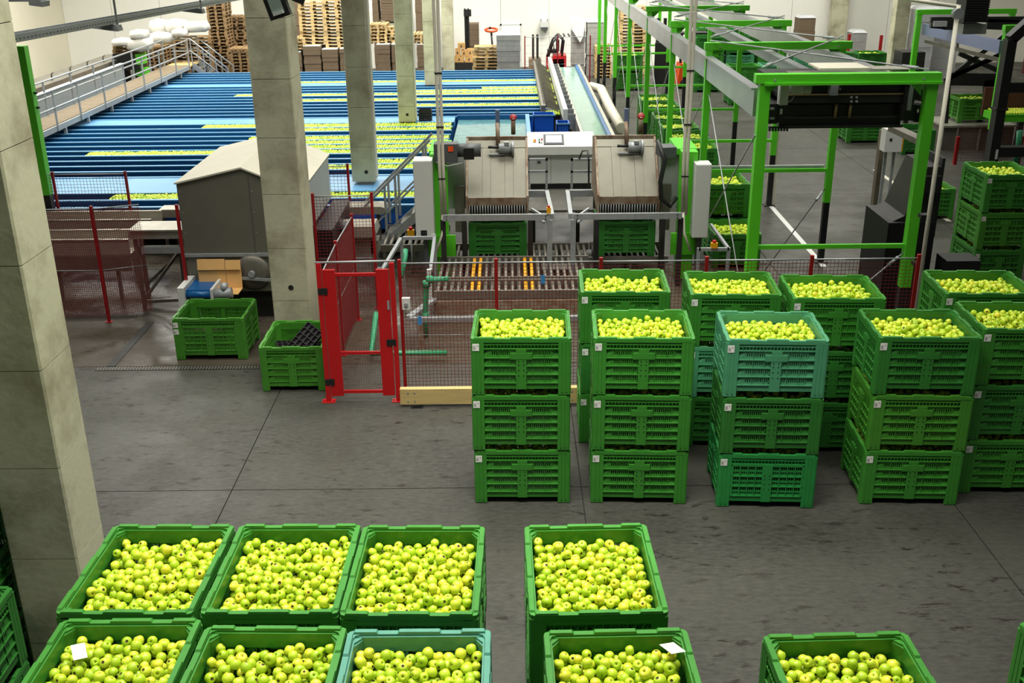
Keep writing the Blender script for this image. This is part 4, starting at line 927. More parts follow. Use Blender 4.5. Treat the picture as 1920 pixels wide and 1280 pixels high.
# ---------------------------------------------------------------- green gantry with rails
GR = M['green']
M['rail'] = mat('galvanised_rail', (176, 178, 182), .3, .75, var=.2, scale=1.2)
FY = [17.0, 21.6, 26.4, 31.15, 36.0, 40.7, 45.2, 48.2]
GX0, GX1 = 3.98, 6.62
for i, y in enumerate(FY):
    w = .17 if i == 0 else .13; z1 = 4.42; hb = .14
    t = thing('gantry_frame', 'green steel portal frame of the overhead gantry, ' + ('closest to the camera, carrying black machinery' if i == 0 else ORD[i] + ' one counted from the near end'), 'gantry', (0, 0, 0), 0, 'green portal frames of the long gantry')
    xo = .06 if i == 0 else 0
    for n, x in (('leg', GX0 + xo), ('leg', GX1 + xo)):
        o = MB().box(x - w / 2, x + w / 2, y - w / 2, y + w / 2, 1.3 if i else 1.0, z1).build(n, GR, t); MB().box(x - w / 2 + .005, x + w / 2 - .005, y - w / 2 + .005, y + w / 2 - .005, .02, 1.3 if i else 1.0).build('black_foot', M['black'], o)['label'] = 'black lower end of the leg'
        MB().box(x - .14, x + .14, y - .14, y + .14, 0, .02).build('foot_plate', M['black'], t)
    MB().box(GX0 - .1, GX1 + .18, y - w / 2 - .01, y + w / 2 + .01, z1, z1 + hb).build('top_beam', GR, t)
    for s, x in ((1, GX0), (-1, GX1)):
        MB().prism([(x + s * w / 2, z1), (x + s * (w / 2 + .22), z1), (x + s * w / 2, z1 - .22)], y - .01, y + .01, 'y').build('gusset', GR, t)
    zt = 1.72 if i == 0 else 1.98 if i == 1 else 1.66
    MB().box(GX0, GX1 + xo, y - .03, y + .03, zt - .035, zt + .035).build('tie_bar', GR, t)
    if i == 1: MB().box(GX0, GX1 - .1, y + .05, y + .12, 1.98, 2.07).build('grey_tie_bar', M['galv'], t)
    if i == 0: MB().box(GX0 + .04, GX1 + .2, y - .12, y - .09, z1 - .03, z1 + .01).build('flange', GR, t)
    for q in (-1, 1):
        m = MB()
        m.cyl((q * .0 + GX0 + .2, y - w / 2 - .02, z1 + .05), (GX0 + .2, y - w / 2, z1 + .05), .02, 6); m.cyl((GX1 - .1, y - w / 2 - .02, z1 + .05), (GX1 - .1, y - w / 2, z1 + .05), .02, 6)
    m.build('bolt', M['galv'], t)
for (x, za, zb_, n, lb) in ((GX0 - .02, 3.86, 4.28, .06, 'deep galvanised overhead rail on the left legs of the green gantry'), (GX1 - .16, 3.93, 4.34, .06, 'deep galvanised overhead rail on the right legs of the green gantry'), (5.22, 4.18, 4.34, .12, 'slim galvanised middle rail of the green gantry')):
    t = thing('overhead_rail', lb, 'rail'); y = 17.2
    while y < 47.5:
        e = min(y + 4.75, 48); m = MB(); m.box(x - n / 2, x + n / 2, y + .004, e - .004, za, zb_); m.box(x - .08, x + .08, y + .004, e - .004, zb_, zb_ + .03); m.build('rail_section', M['rail'], t); y = e
# bracing rods
for i, (a, b) in enumerate(zip(FY[:5], FY[1:6])):
    for k, (p, q) in enumerate((((GX0, b, 4.60), (GX1, a, 4.60)), ((GX1, b, 4.66), (GX0, a, 4.66)))):
        t = thing('bracing_rod', f'thin steel bracing rod across the top of the gantry, {ORD[i]} bay, {"rising to the right" if k else "falling to the right"}', 'rod', (0, 0, 0), 0, 'bracing rods on top of the green gantry')
        MB().cyl(p, q, .014, 6).build('rod', M['galv'], t); u = Vector(p).lerp(Vector(q), .9); v = Vector(p).lerp(Vector(q), .96); MB().cyl(u, v, .03, 6).build('turnbuckle', M['galv'], t)
for i, (a, b) in enumerate(zip(FY[:6], FY[1:7])):
    for k, (za, zb_) in enumerate(((3.6, .5), (.5, 3.6))):
        t = thing('side_bracing_rod', f'thin diagonal rod between the left legs of the gantry, {ORD[i]} bay, {"upper near end" if k == 0 else "lower near end"}', 'rod', (0, 0, 0), 0, 'diagonal rods at the side of the green gantry')
        MB().cyl((GX0 - .03 + .06 * k, a, za), (GX0 - .03 + .06 * k, b, zb_), .012, 6).build('rod', M['galv'], t)
t = thing('bracing_rod', 'diagonal rod with turnbuckle at the right leg of the near gantry frame', 'rod'); p = Vector((GX1, 17, 1.62)); q = at(1540, 600, y=17); MB().cyl(p, q, .013, 6).build('rod', M['galv'], t); MB().cyl(p.lerp(q, .08), p.lerp(q, .2), .03, 6).build('turnbuckle', M['galv'], t)
t = thing('bracing_rod', 'dark diagonal rod between the right rear leg and the left near leg of the gantry', 'rod'); p = Vector((GX1 - .05, 21.6, 1.6)); q = Vector((GX0 + .1, 17.1, .9)); MB().cyl(p, q, .013, 6).build('rod', M['darksteel'], t); MB().cyl(p.lerp(q, .05), p.lerp(q, .14), .03, 6).build('turnbuckle', M['galv'], t)
# black shuttle machine
B = M['black']
t = thing('bin_shuttle', 'black overhead bin shuttle with white gear motor in the near green gantry frame', 'machine'); Ys = 17.35
def bp(n, r, Y, d, m=B, lab=None):
    X0, X1, Z0, Z1 = px(*r, Y); return MB().box(X0, X1, Y, Y + d, Z0, Z1).build(n, m, t)
bp('upper_beam', (1460, 152, 1706, 175), Ys + .05, 1.6); bp('mid_beam', (1476, 178, 1712, 193), Ys, 1.5); bp('lower_beam', (1462, 196, 1690, 236), Ys + .1, 1.4); bp('lower_lip', (1462, 218, 1692, 222), Ys + .06, .04, M['darksteel'])
bp('shaft', (1474, 175.5, 1708, 178), Ys - .02, .04, M['wood'] if False else mat('brass_shaft', (150, 130, 90), .35, .6)); bp('bottom_edge', (1462, 236, 1692, 240), Ys + .02, .1, M['darksteel'])
X0, X1, Z0, Z1 = px(1462, 154, 1518, 173, Ys - .15); zc = (Z0 + Z1) / 2
m = MB(); m.tube([(X0 + .15, Ys - .2, zc), (X1, Ys - .2, zc)], .1, 14); m.build('gear_motor', M['pale'], t); m = MB(); m.rbox((X0 + .24, Ys - .24, zc), .18, .2, .17); m.rbox((X0 + .05, Ys - .2, zc - .08), .13, .18, .36); m.build('gear_box', M['pale'], t)
MB().tube([(X0 + .25, Ys - .2, zc - .08), (X0 + .2, Ys - .2, zc - .2), (X0 + .02, Ys - .18, zc - .28)], .012, 6).build('cable', M['grey'], t)
for r, n in (((1440, 195, 1458, 232), 'bracket'), ((1457, 195, 1470, 230), 'bracket_plate'), ((1690, 196, 1716, 226), 'drive_block'), ((1717, 197, 1751, 229), 'end_bracket'), ((1697, 160, 1716, 195), 'sensor_block'), ((1728, 168, 1740, 190), 'hanger')): bp(n, r, Ys - .1, .35)
for r in ((1444, 202, 1452, 206), (1444, 220, 1452, 224), (1732, 203, 1748, 206), (1732, 220, 1748, 223)): bp('spacer_bolt', r, Ys - .12, .03, M['galv'])
bp('top_arm', (1726, 157, 1760, 170), Ys - .05, .4, M['dullsteel']); bp('name_label', (1720, 205, 1723, 211), Ys - .115, .02, M['card']); bp('rating_label', (1463, 204, 1467, 214), Ys - .115, .02, M['card'])
m = MB(); p = at(1568, 160, y=Ys); m.cyl((p.x, Ys - .03, p.z), (p.x, Ys + .06, p.z), .06, 14); m.build('bearing', M['dullsteel'], t)
for dx in (-8, 8):
    for dy in (-7, 7): q = at(1568 + dx, 160 + dy, y=Ys); MB().cyl((q.x, Ys + .02, q.z), (q.x, Ys + .06, q.z), .022, 8).build('bolt', M['galv'], t)
for (a, b) in ((1596, 182), (1606, 182), (1596, 190), (1606, 190)): q = at(a, b, y=Ys); MB().cyl((q.x, Ys - .02, q.z), (q.x, Ys + .02, q.z), .02, 8).build('bolt', M['galv'], t)
for a in (1570, 1597): q, r = at(a, 195, y=Ys), at(a, 222, y=Ys); MB().cyl((q.x, Ys + .05, r.z), (q.x, Ys + .05, q.z), .03, 8).build('chain_rod', mat('brass_rod', (140, 120, 84), .4, .5), t)
X0, X1, Z0, Z1 = px(1442, 238, 1480, 246, Ys)
m = MB()
for i in range(7): x = X0 + (X1 - X0) * i / 7; m.box(x, x + .03, Ys, Ys + .05, Z0, Z1)
m.box(X0, X1, Ys + .02, Ys + .06, Z1 - .02, Z1); m.build('cable_chain', B, t)
for (a, b, c, d) in ((1405, 140, 1440, 200), ): X0, X1, Z0, Z1 = px(a, b, c, d, 19.0); MB().box(X0 + .1, X1 + .3, 18.6, 19.2, Z0, Z1).build('side_carriage', M['darksteel'], t)
MB().box(4.95, 5.75, 17.2, 17.9, 4.58, 4.61).build('cover_sheet', M['roofsheet'], t); MB().box(4.6, 5.95, 17.25, 18.0, 4.44, 4.47).build('carriage_deck', M['dullsteel'], t); MB().box(5.8, 6.4, 17.2, 17.6, 4.57, 4.59).build('cover_sheet', M['steel'], t)
# black console
t = thing('drive_console', 'tall black floor console with a slanted hood by the gantry', 'console')
X0, X1, Y0 = 6.86, 7.72, 18.55
za = at(1660, 418, y=Y0).z
MB().box(X0, X1, Y0, Y0 + 1.3, 0.02, za).build('cabinet', B, t); MB().box(X0 + .02, X1 - .02, Y0 - .012, Y0, .1, za - .08).build('front_door', B, t)
MB().prism([(X0 + .1, za), (X1, za), (X1, za + 1.0), (X1 - .25, za + 1.0), (X1 - .55, za + .1)], Y0 + .1, Y0 + 1.2, 'y').build('slanted_hood', M['darksteel'], t)
MB().box(X1, X1 + .05, Y0 + .1, Y0 + 1.25, za - .3, za + 1.15).build('back_plate', B, t); MB().box(X1 - .3, X1, Y0, Y0 + .25, za + .55, za + .85).build('connector_block', M['blackp'], t)
tag(MB().box(7.75, 8.35, 17.9, 18.4, 0, 1.15).build('equipment_box', B), 'low black box behind the white upright pipe near the gantry', 'box')
# beige post, low conveyor bar, stop button frame at the left near leg
p = at(1445, 385, z=0)
tag(MB().box(p.x - .1, p.x + .1, p.y, p.y + .2, 0, 2.6).build('steel_post', M['roofsheet']), 'beige square post behind the near left gantry leg', 'post')
p = at(1660, 395, z=0)
t = thing('machine_post', 'dirty beige machine post standing under the black shuttle', 'post'); q = at(1643, 395, z=0)
MB().box(q.x - .1, q.x + .1, q.y, q.y + .2, 0, 2.0).build('post_body', mat('grimy_beige', (104, 96, 78), .7, var=.4, scale=4), t)
t = thing('stop_frame', 'galvanised stand with yellow emergency stop right of the right washing hood', 'switch'); Yq = 19.2
X0, X1, Z0, Z1 = px(1310, 465, 1366, 500, Yq)
for x in (X0, X1): MB().box(x - .03, x + .03, Yq, Yq + .06, 0, Z1).build('post', M['galv'], t)
MB().box(X0, X1, Yq, Yq + .06, Z1 - .06, Z1).build('top_bar', M['galv'], t); MB().bar((X1, Yq + .03, Z1 - .03), (X1 - .12, Yq + 1.3, Z1 + .1), .05, .05).build('rear_bar', M['galv'], t)
xm = (X0 + X1) / 2; MB().box(xm - .06, xm + .06, Yq - .02, Yq + .06, Z1, Z1 + .1).build('stop_box', M['yellow'], t); MB().cyl((xm, Yq + .02, Z1 + .1), (xm, Yq + .02, Z1 + .15), .035, 10).build('stop_button', M['red'], t)
# row of bins inside the gantry, bins behind
G5 = 'bins queued inside the green gantry'
b = place_bin(4.72, 21.75, 0, H2, 'green bin at the head of the queue inside the gantry, standing single on the floor', G5, 'g', card=0); fill(b, 1)
for i, y in enumerate((23.05, 26.9, 28.2, 29.7, 31.2, 33.25, 34.6)):
    for k in range(2):
        b = place_bin(4.72 + random.uniform(-.03, .03), y, BH * k, H2, f'{"upper" if k else "lower"} green bin of the {ORD[i]} double stack in the gantry queue', G5, 'g' if (i + k) % 3 else 'd', card=0)
        if k: fill(b, i)
for k in range(2):
    b = place_bin(5.1, 46.6, BH * k, 0, ('upper' if k else 'lower') + ' green bin of the double stack at the far end of the gantry', G5, 'g', card=0); fill(b, k)
b = place_bin(10.25, 25.5, 0, H2, 'green bin with apples partly hidden behind the black console', 'bins on the right floor', 'g', card=0); fill(b, 3)
s = stack(9.62, 20.45, H2, 3, 'of the stack behind the right front bins, beside the gantry', 'right stack by the gantry', 'gyg', card=3); fill(s[2], 2); fill(s[1], 3, 'frontx'); fill(s[0], 4, 'frontx')
# gate-wide stacks in the back right
G6 = 'empty-looking bin stacks at the back right'
k = 0
for (x, y, n, w) in ((9.2, 42.5, 2, 'nearest of the back right block'), (10.5, 42.7, 2, 'beside the nearest of the back right block'), (8.4, 46.0, 3, 'deep in the back right block, left side'), (9.75, 46.2, 3, 'deep in the back right block, middle'), (11.1, 46.2, 3, 'deep in the back right block, right side'), (9.0, 49.5, 3, 'rearmost of the back right block, left'), (10.4, 49.5, 3, 'rearmost of the back right block, right'), (12.6, 46.0, 2, 'right flank of the back right block')):
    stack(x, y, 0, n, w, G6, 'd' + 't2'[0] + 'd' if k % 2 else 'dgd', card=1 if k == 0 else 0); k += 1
for i, (x, y) in enumerate(((14.0, 46.6), (15.4, 46.4))):
    s = stack(x, y, 0, 2, ('left' if i == 0 else 'right') + ' of two apple stacks before the far right column', 'apple stacks by the far column', 'dd', card=0); fill(s[1], i)
b = place_bin(11.55, 34.8, 0, .0, 'green bin on the floor seen under the black shuttle', 'bins on the right floor', 'g', card=0)
b = place_bin(12.6, 33.0, 0, H2, 'dark green bin beside the white control box under the gantry', 'bins on the right floor', 'd', card=0)
# painted line on the floor
a = at(1440, 380, z=0); b = at(1545, 500, z=0)
t = thing('floor_marking', 'white painted line on the floor inside the gantry', 'marking'); MB().bar((a.x, a.y, .003), (b.x, b.y, .003), .12, .004).build('paint_line', M['white'], t)
a = at(1640, 318, z=0); b = at(1780, 415, z=0)
t = thing('floor_marking', 'yellowish painted line on the floor right of the black console', 'marking'); MB().bar((a.x, a.y, .003), (b.x, b.y, .003), .12, .004).build('paint_line', M['roofsheet'], t)
# ---------------------------------------------------------------- machinery at the right edge
t = thing('upright_pipe', 'tall white upright pipe in front of the right gantry leg', 'pipe')
p = at(1717, 580, y=16.3); MB().cyl((p.x + .0, 16.3, 0), (p.x, 16.3, 5.62), .035, 10).build('pipe_run', M['conduit'], t); MB().cyl((p.x, 16.3, 5.60), (p.x - 1.2, 17.5, 5.75), .03, 8).build('pipe_branch', M['conduit'], t); MB().cyl((p.x, 16.25, 5.5), (p.x, 16.35, 5.5), .08, 10).build('pipe_clamp', M['galv'], t)
for z in (1.6, 2.4): MB().box(p.x - .12, p.x + .05, 16.3, 16.45, z - .03, z + .03).build('bracket', M['black'], t)
for (x, nm) in ((-1.33, 'left'), (3.38, 'right')):
    t = thing('cable_conduit', f'pair of white plastic conduits hanging down to the {nm} washing hood', 'conduit')
    for dx in (-.035, .035): MB().tube([(x + dx * 2.4, 20.15, 8), (x + dx, 20.15, 5.2), (x + dx, 20.15, 2.5), (x + dx + .02, 20.12, 1.45)], .032, 8).build('conduit_tube', M['conduit'], t)
    MB().tube([(x, 20.1, 1.5), (x + .03 * (1 if nm == 'right' else -1), 20.05, 1.1), (x + .16 * (1 if nm == 'right' else -1), 20.0, .75)], .025, 6).build('conduit_tail', M['conduit'], t)
    for z in (2.2, 3.2, 4.2): MB().box(x - .07, x + .07, 20.11, 20.19, z, z + .025).build('cable_tie', M['black'], t)
GR = M['green']; YA, YB = 36.0, 30.0
def gbox(par, n, r, Y, d, m): X0, X1, Z0, Z1 = px(*r, Y); return MB().box(X0, X1, Y, Y + d, Z0, Z1).build(n, m, par)
t = thing('gantry_frame', 'green portal frame at far right behind the white upright pipe', 'gantry')
a = at(1723, 30, y=YA); X1 = at(1898, 25, y=YA).x; zt = at(1723, 18, y=YA).z; zb_ = at(1723, 27, y=YA).z
for x in (a.x, X1): o = MB().box(x - .08, x + .08, YA - .08, YA + .08, .9, zb_).build('leg', GR, t); MB().box(x - .07, x + .07, YA - .07, YA + .07, 0, .9).build('black_foot', M['black'], o)
MB().box(a.x - .1, X1 + .1, YA - .09, YA + .09, zb_, zt).build('top_beam', GR, t)
t = thing('gantry_frame', 'green portal frame cut by the right picture edge, beside the black press frame', 'gantry')
b = at(1890, 55, y=YB); zt = at(1890, 47, y=YB).z; zb_ = at(1890, 58, y=YB).z; zg = at(1858, 243, y=YB).z
for x in (b.x, b.x + 2.6): o = MB().box(x - .09, x + .09, YB - .09, YB + .09, zg, zb_).build('leg', GR, t); MB().box(x - .08, x + .08, YB - .08, YB + .08, 0, zg).build('black_foot', M['black'], o)
MB().box(b.x - .12, b.x + 2.7, YB - .1, YB + .1, zb_, zt).build('top_beam', GR, t); MB().box(b.x, b.x + 2.6, YB - .03, YB + .03, 1.55, 1.62).build('tie_bar', GR, t)
t = thing('overhead_rail', 'shiny bluish steel rail between the two far right green frames', 'rail')
p, q = at(1731, 54, y=YA), at(1876, 88, y=YB); MB().bar(p, q, .08, .34).build('rail_web', mat('bluish_rail', (138, 146, 186), .35, .4), t)
t = thing('overhead_rail', 'thin steel rail below the shiny rail at far right', 'rail'); p, q = at(1735, 77, y=YA), at(1888, 116, y=YB); MB().bar(p, q, .08, .10).build('rail_web', M['dullsteel'], t)
MB().bar(at(1797, 62, y=33.4), at(1795, 96, y=33.4), .05, .05).build('hanger', M['dullsteel'], t)
t = thing('scissor_lift', 'black scissor arms and beams of a lifting machine at far right', 'machine'); Y = 33.5
for (a, b_, w) in (((1745, 37), (1920, 36), .16), ((1790, 140), (1895, 92), .14), ((1790, 138), (1890, 60), .14), ((1798, 100), (1888, 140), .14), ((1770, 150), (1870, 106), .12), ((1780, 148), (1890, 150), .38), ((1778, 150), (1772, 232), .18), ((1853, 150), (1853, 186), .3), ((1850, 45), (1920, 48), .3), ((1745, 46), (1790, 50), .2)):
    p, q = at(*a, y=Y), at(*b_, y=Y); MB().bar(p, q, .12, w, (0, 1, 0) if False else (0, 0, 1)).build('scissor_arm', M['black'], t)
MB().cyl((at(1800, 75, y=Y).x - .2, Y, at(1800, 75, y=Y).z), (at(1800, 75, y=Y).x + .5, Y, at(1800, 75, y=Y).z), .1, 10).build('cylinder', M['dgrey'], t)
gbox(t, 'motor', (1752, 40, 1776, 50), Y - .2, .3, M['grey']); gbox(t, 'motor', (1772, 38, 1792, 56), Y - .1, .3, M['black'])
for x in (16.2, 17.6): MB().box(x - .08, x + .08, Y, Y + .16, 0, 3.1).build('column_post', M['black'], t)
X0, X1, Z0, Z1 = px(1771, 140, 1776, 232, Y); 
t = thing('press_frame', 'heavy black press frame with a red panel at the right picture edge', 'machine'); Y = 27.5
p, q = at(1894, 75, y=Y), at(1868, 300, y=Y); xq = (p.x + q.x) / 2
MB().box(xq - .12, xq + .12, Y, Y + .3, 0, p.z).build('post', M['black'], t); MB().bar((xq, Y + .15, p.z), (xq + .75, Y + .15, p.z + .75), .3, .24).build('shoulder', M['black'], t); MB().box(xq + .12, xq + 3, Y, Y + .3, .95, 1.2).build('beam', M['black'], t); MB().box(xq + .12, xq + 3, Y + .1, Y + .3, 2.6, 2.85).build('beam', M['black'], t)
MB().box(xq + .4, xq + 2, Y - .02, Y + .1, at(1905, 138, y=Y).z, at(1905, 92, y=Y).z).build('red_panel', mat('dark_red_panel', (120, 16, 20), .5), t); MB().box(xq + .42, xq + .9, Y - .04, Y - .02, at(1905, 85, y=Y).z, at(1905, 76, y=Y).z).build('white_plate', M['white'], t)
MB().box(xq + .02, xq + .08, Y - .02, Y, .9, 1.15).build('white_tag', M['white'], t); MB().box(xq - .16, xq + .16, Y - .02, Y + .32, 2.16, 2.22).build('clamp', M['darksteel'], t)
t = thing('sorting_belt', 'green and red conveyor with apples beyond the black press frame', 'conveyor'); X0, X1, Z0, Z1 = px(1872, 206, 1935, 216, 31.5)
MB().box(X0, X1 + 1, 31.5, 32.5, Z0 - .2, Z0).build('belt_bed', GR, t); MB().box(X0, X1 + 1, 32.6, 32.7, Z0 - .2, Z1 + .5).build('red_side', mat('brick_red_panel', (80, 40, 32), .6), t)
for x in np.arange(X0 + .1, X1 + .9, .085):
    for y in np.arange(31.6, 32.4, .085): FLUME_APPLES.append((x + arr.uniform(-.01, .01), y, Z0 + .04, .04))
for x in (X0 + .1, X1 + .8): MB().box(x - .04, x + .04, 31.6, 31.7, 0, Z0 - .2).build('leg', M['dullsteel'], t)
# bin on tank
t = thing('steel_tank', 'stained grey steel dump tank under the raised green bin at far right', 'tank'); X0, X1, Z0, Z1 = px(1765, 236, 1872, 320, 33.0)
MB().box(X0, X1 + .4, 33.0, 34.6, 0, .72).build('tank_body', M['dullsteel'], t); MB().box(X0 - .05, X1 + .45, 32.95, 34.65, .72, .78).build('tank_rim', M['steel'], t)
for x in (X0 + .4, X0 + 1.1): MB().box(x, x + .05, 32.96, 33.0, 0, .7).build('rib', M['steel'], t)
b = place_bin(14.7, 33.9, .79, 0, 'green apple bin raised on the grey tank under black scissor arms', 'bins on the right floor', 'y', card=0); fill(b, 2)
t = thing('fence_post', 'red fence post before the grey tank at far right', 'post'); p = at(1797, 256, y=31.0); fence_post(p.x, 31.0, p.z, t, .09)
t = thing('fence_post', 'red fence post at the right picture edge below the press frame', 'post'); p = at(1917, 255, y=30.5); fence_post(p.x, 30.5, p.z, t, .09)
tag(mesh_panel((at(1797, 256, y=31).x, 31), (at(1917, 256, y=31).x, 31), .1, 1.1, .08).build('fence_mesh', M['redmesh']), 'red wire mesh before the grey tank at far right', 'fence')
t = thing('signal_tower', 'small signal light tower with green and yellow lenses on black post', 'signal'); p = at(1856, 290, y=29.8)
for z, mm in ((.0, 'blackp'), (.08, 'red'), (.16, 'yellow'), (.24, 'pvc')): MB().cyl((p.x, 29.8, p.z + z), (p.x, 29.8, p.z + z + .075), .06, 12).build('lens', M[mm], t)
MB().cyl((p.x, 29.8, 0), (p.x, 29.8, p.z), .03, 8).build('stand', M['black'], t)
t = thing('green_pipe', 'green plastic pipe at the right picture edge below the press frame', 'pipe'); MB().tube([at(1912, 245, y=30), at(1910, 270, y=30), at(1904, 310, y=30)], .08, 8).build('pipe_run', M['pvc'], t)
# hanging unit
t = thing('ceiling_heater', 'black ribbed unit hanging from above with a grey box below at far right', 'heater'); Y = 22.0; X0, X1, Z0, Z1 = px(1812, -30, 1855, 42, Y)
MB().box(X0, X1, Y, Y + .5, Z0, Z1).build('housing', M['black'], t)
for i in range(16): z = Z0 + (Z1 - Z0) * i / 16; MB().box(X0 - .01, X1 + .01, Y - .02, Y, z, z + .03).build('fin', M['blackp'], t)
X0, X1, Z0, Z1 = px(1806, 45, 1850, 64, Y + .1); MB().box(X0, X1, Y + .1, Y + .5, Z0, Z1).build('control_box', M['grey'], t)
# white control box and low stuff under the gantry
t = thing('control_box', 'white control box with yellow edge on legs under the black shuttle', 'cabinet'); Y = 25.0; X0, X1, Z0, Z1 = px(1660, 243, 1692, 285, Y)
MB().box(X0, X1, Y, Y + .35, Z0, Z1).build('enclosure', M['white'], t); MB().box(X1, X1 + .05, Y + .05, Y + .3, Z0, Z1).build('yellow_side', M['yellow'], t); MB().box(X0 + .1, X0 + .16, Y - .01, Y, (Z0 + Z1) / 2, (Z0 + Z1) / 2 + .06).build('lock', M['black'], t)
for x in (X0 + .1, X1 - .1): MB().box(x - .03, x + .03, Y + .15, Y + .2, 0, Z0).build('leg', M['galv'], t)
t = thing('sloping_channel', 'grey steel channel sloping down behind the right near gantry leg', 'channel'); p, q = at(1675, 240, y=24), at(1735, 268, y=22.5); MB().bar(p, q, .25, .12).build('channel_bar', M['dullsteel'], t)
MB().box(q.x - .05, q.x + .05, 22.5, 22.6, 0, q.z).build('support', M['galv'], t)
# ---------------------------------------------------------------- pallets, cartons, forklift at the back wall
def pallet_mesh(m_):
    m = MB()
    for i in range(5): m.box(-.6, .6, -.4 + i * .175, -.4 + i * .175 + (.12 if i % 2 == 0 else .1), .122, .144)
    for x in (-.53, 0, .53):
        m.box(x - .07, x + .07, -.4, .4, .10, .122)
        for y in (-.35, 0, .35): m.box(x - .07, x + .07, y - .05, y + .05, .022, .10)
    for y in (-.35, 0, .35): m.box(-.6, .6, y - .05, y + .05, 0, .022)
    return m.mesh('pallet', m_)
PAL = pallet_mesh(M['wood']); PALD = pallet_mesh(M['woodd'])
def ORDN(i): return (ORD + 'thirteenth fourteenth fifteenth sixteenth seventeenth eighteenth nineteenth twentieth twenty-first twenty-second twenty-third twenty-fourth twenty-fifth twenty-sixth twenty-seventh twenty-eighth twenty-ninth thirtieth'.split())[min(i, 29)]
def pallets(x0, x1, ytop, ybot, Y, label, group, tilt=0, long=True, jit=.02, n=None, zb=None):
    X0, X1, Z0, Z1 = px(x0, ytop, x1, ybot, Y); s = (X1 - X0) / (1.2 if long else .8); h = .144
    z = max(Z0, 0.0)
    if Z0 < 1.0: z = 0.0
    if zb is not None: z = zb
    k = n or max(1, int((Z1 - z) / h)); xc = (X0 + X1) / 2
    for i in range(k):
        o = link('wooden_pallet', PALD if x0 < 470 else PAL); tag(o, label.replace('wooden pallet', f'wooden pallet, {ORDN(k - 1 - i)} from top,', 1), 'pallet', group); o.location = (xc + tilt * i * h + random.uniform(-jit, jit), Y + .5 + random.uniform(-jit, jit), z + i * h); o.rotation_euler = (0, 0, (0 if long else H2) + random.uniform(-.03, .03))
    return z + k * h
YB_ = 49.2
ZBT = at(585, 87, y=48.6).z + .035; ZBT2 = at(615, 93, y=48.6).z + .035; ZMT = at(235, 101, y=44).z + .01
pallets(390, 430, -8, 135, YB_, 'wooden pallet in the tall dark stack at the end of the catwalk', 'pallets in the tall stack by the catwalk', long=False)
pallets(424, 458, 30, 136, 50.5, 'wooden pallet in the leaning stack left of the near column', 'pallets in the leaning stack', tilt=.06, long=False, jit=.05)
pallets(430, 472, 90, 136, 48.0, 'wooden pallet in the low stack left of the second column', 'pallets in the low stack by the column', long=False)
pallets(305, 350, 66, 136, 48.5, 'wooden pallet in the dark stack behind the catwalk rails, left part', 'pallets behind the catwalk, left')
pallets(352, 392, 64, 136, 48.6, 'wooden pallet in the dark stack behind the catwalk rails, right part', 'pallets behind the catwalk, right')
pallets(276, 304, 84, 136, 47.5, 'wooden pallet in the stack beside the green machine', 'pallets beside the green machine', long=False)
pallets(568, 602, 2, 84, 48.9, 'pale wooden pallet in the tall stack on the cartons, left of two', 'pallets in the left pale stack', zb=ZBT)
pallets(606, 656, -8, 86, 48.9, 'pale wooden pallet in the tall stack on the cartons, right of two', 'pallets in the right pale stack', zb=ZBT2)
pallets(546, 566, 66, 96, 48.8, 'wooden pallet in the small pile beside the concrete column', 'pallets in the small pile', long=False)
pallets(703, 716, 42, 84, 49.0, 'wooden pallet in the narrow stack right of the third column', 'pallets in the narrow stack', long=False, zb=ZBT)
pallets(717, 748, 48, 82, 49.0, 'wooden pallet in the messy pile between two columns', 'pallets in the messy pile', jit=.1, zb=ZBT)
pallets(782, 798, 62, 84, 49.0, 'wooden pallet in the pile right of the fourth column', 'pallets right of the fourth column', long=False, zb=ZBT)
pallets(1168, 1206, 12, 122, 50.0, 'orange-tinted wooden pallet in the tall stack behind the gantry legs', 'pallets in the tall stack behind the gantry')
pallets(1124, 1140, 80, 124, 50.2, 'wooden pallet in the short stack beside the wrapped goods', 'pallets in the short stack by the wrapped goods', long=False)
pallets(899, 926, 88, 136, 47.5, 'wooden pallet in the messy pile before the pallet jack', 'pallets before the pallet jack', jit=.06)
pallets(212, 262, 85, 97, 44.0, 'wooden pallet in the short pile above the black machine', 'pallets above the black machine', zb=ZMT)
# carton bales
def bale(x0, x1, yt, yb, Y, label, group=None, m='kraftd', top=True, d=1.0, n=9):
    X0, X1, Z0, Z1 = px(x0, yt, x1, yb, Y); z = max(Z0, 0)
    if Z0 < 1.0: z = 0
    t = thing('carton_bale', label, 'cartons', (0, 0, 0), 0, group)
    for i in range(n):
        a = z + (Z1 - z) * i / n; b = z + (Z1 - z) * (i + 1) / n; e = random.uniform(0, .025); MB().box(X0 + e, X1 - e, Y + e, Y + d, a + .003, b - .003).build('carton_layer', M[m], t)
    if top: MB().box(X0 + .02, X1 - .02, Y + .02, Y + d, Z1, Z1 + .03).build('top_sheet', M['film'], t)
    return t
ROWB = [(552, 566, 98, 134), (569, 602, 87, 134), (604, 634, 93, 134), (637, 668, 92, 134), (706, 732, 84, 134), (734, 760, 84, 134)]
for i, r in enumerate(ROWB): bale(*r, 48.6, f'brown bale of flat cartons behind the flumes, {ORD[i]} from the concrete column', 'carton bales behind the flumes', d=1.7)
bale(782, 798, 84, 134, 48.8, 'dark brown bale of flat cartons right of the fourth column', 'carton bales behind the flumes', d=1.6)
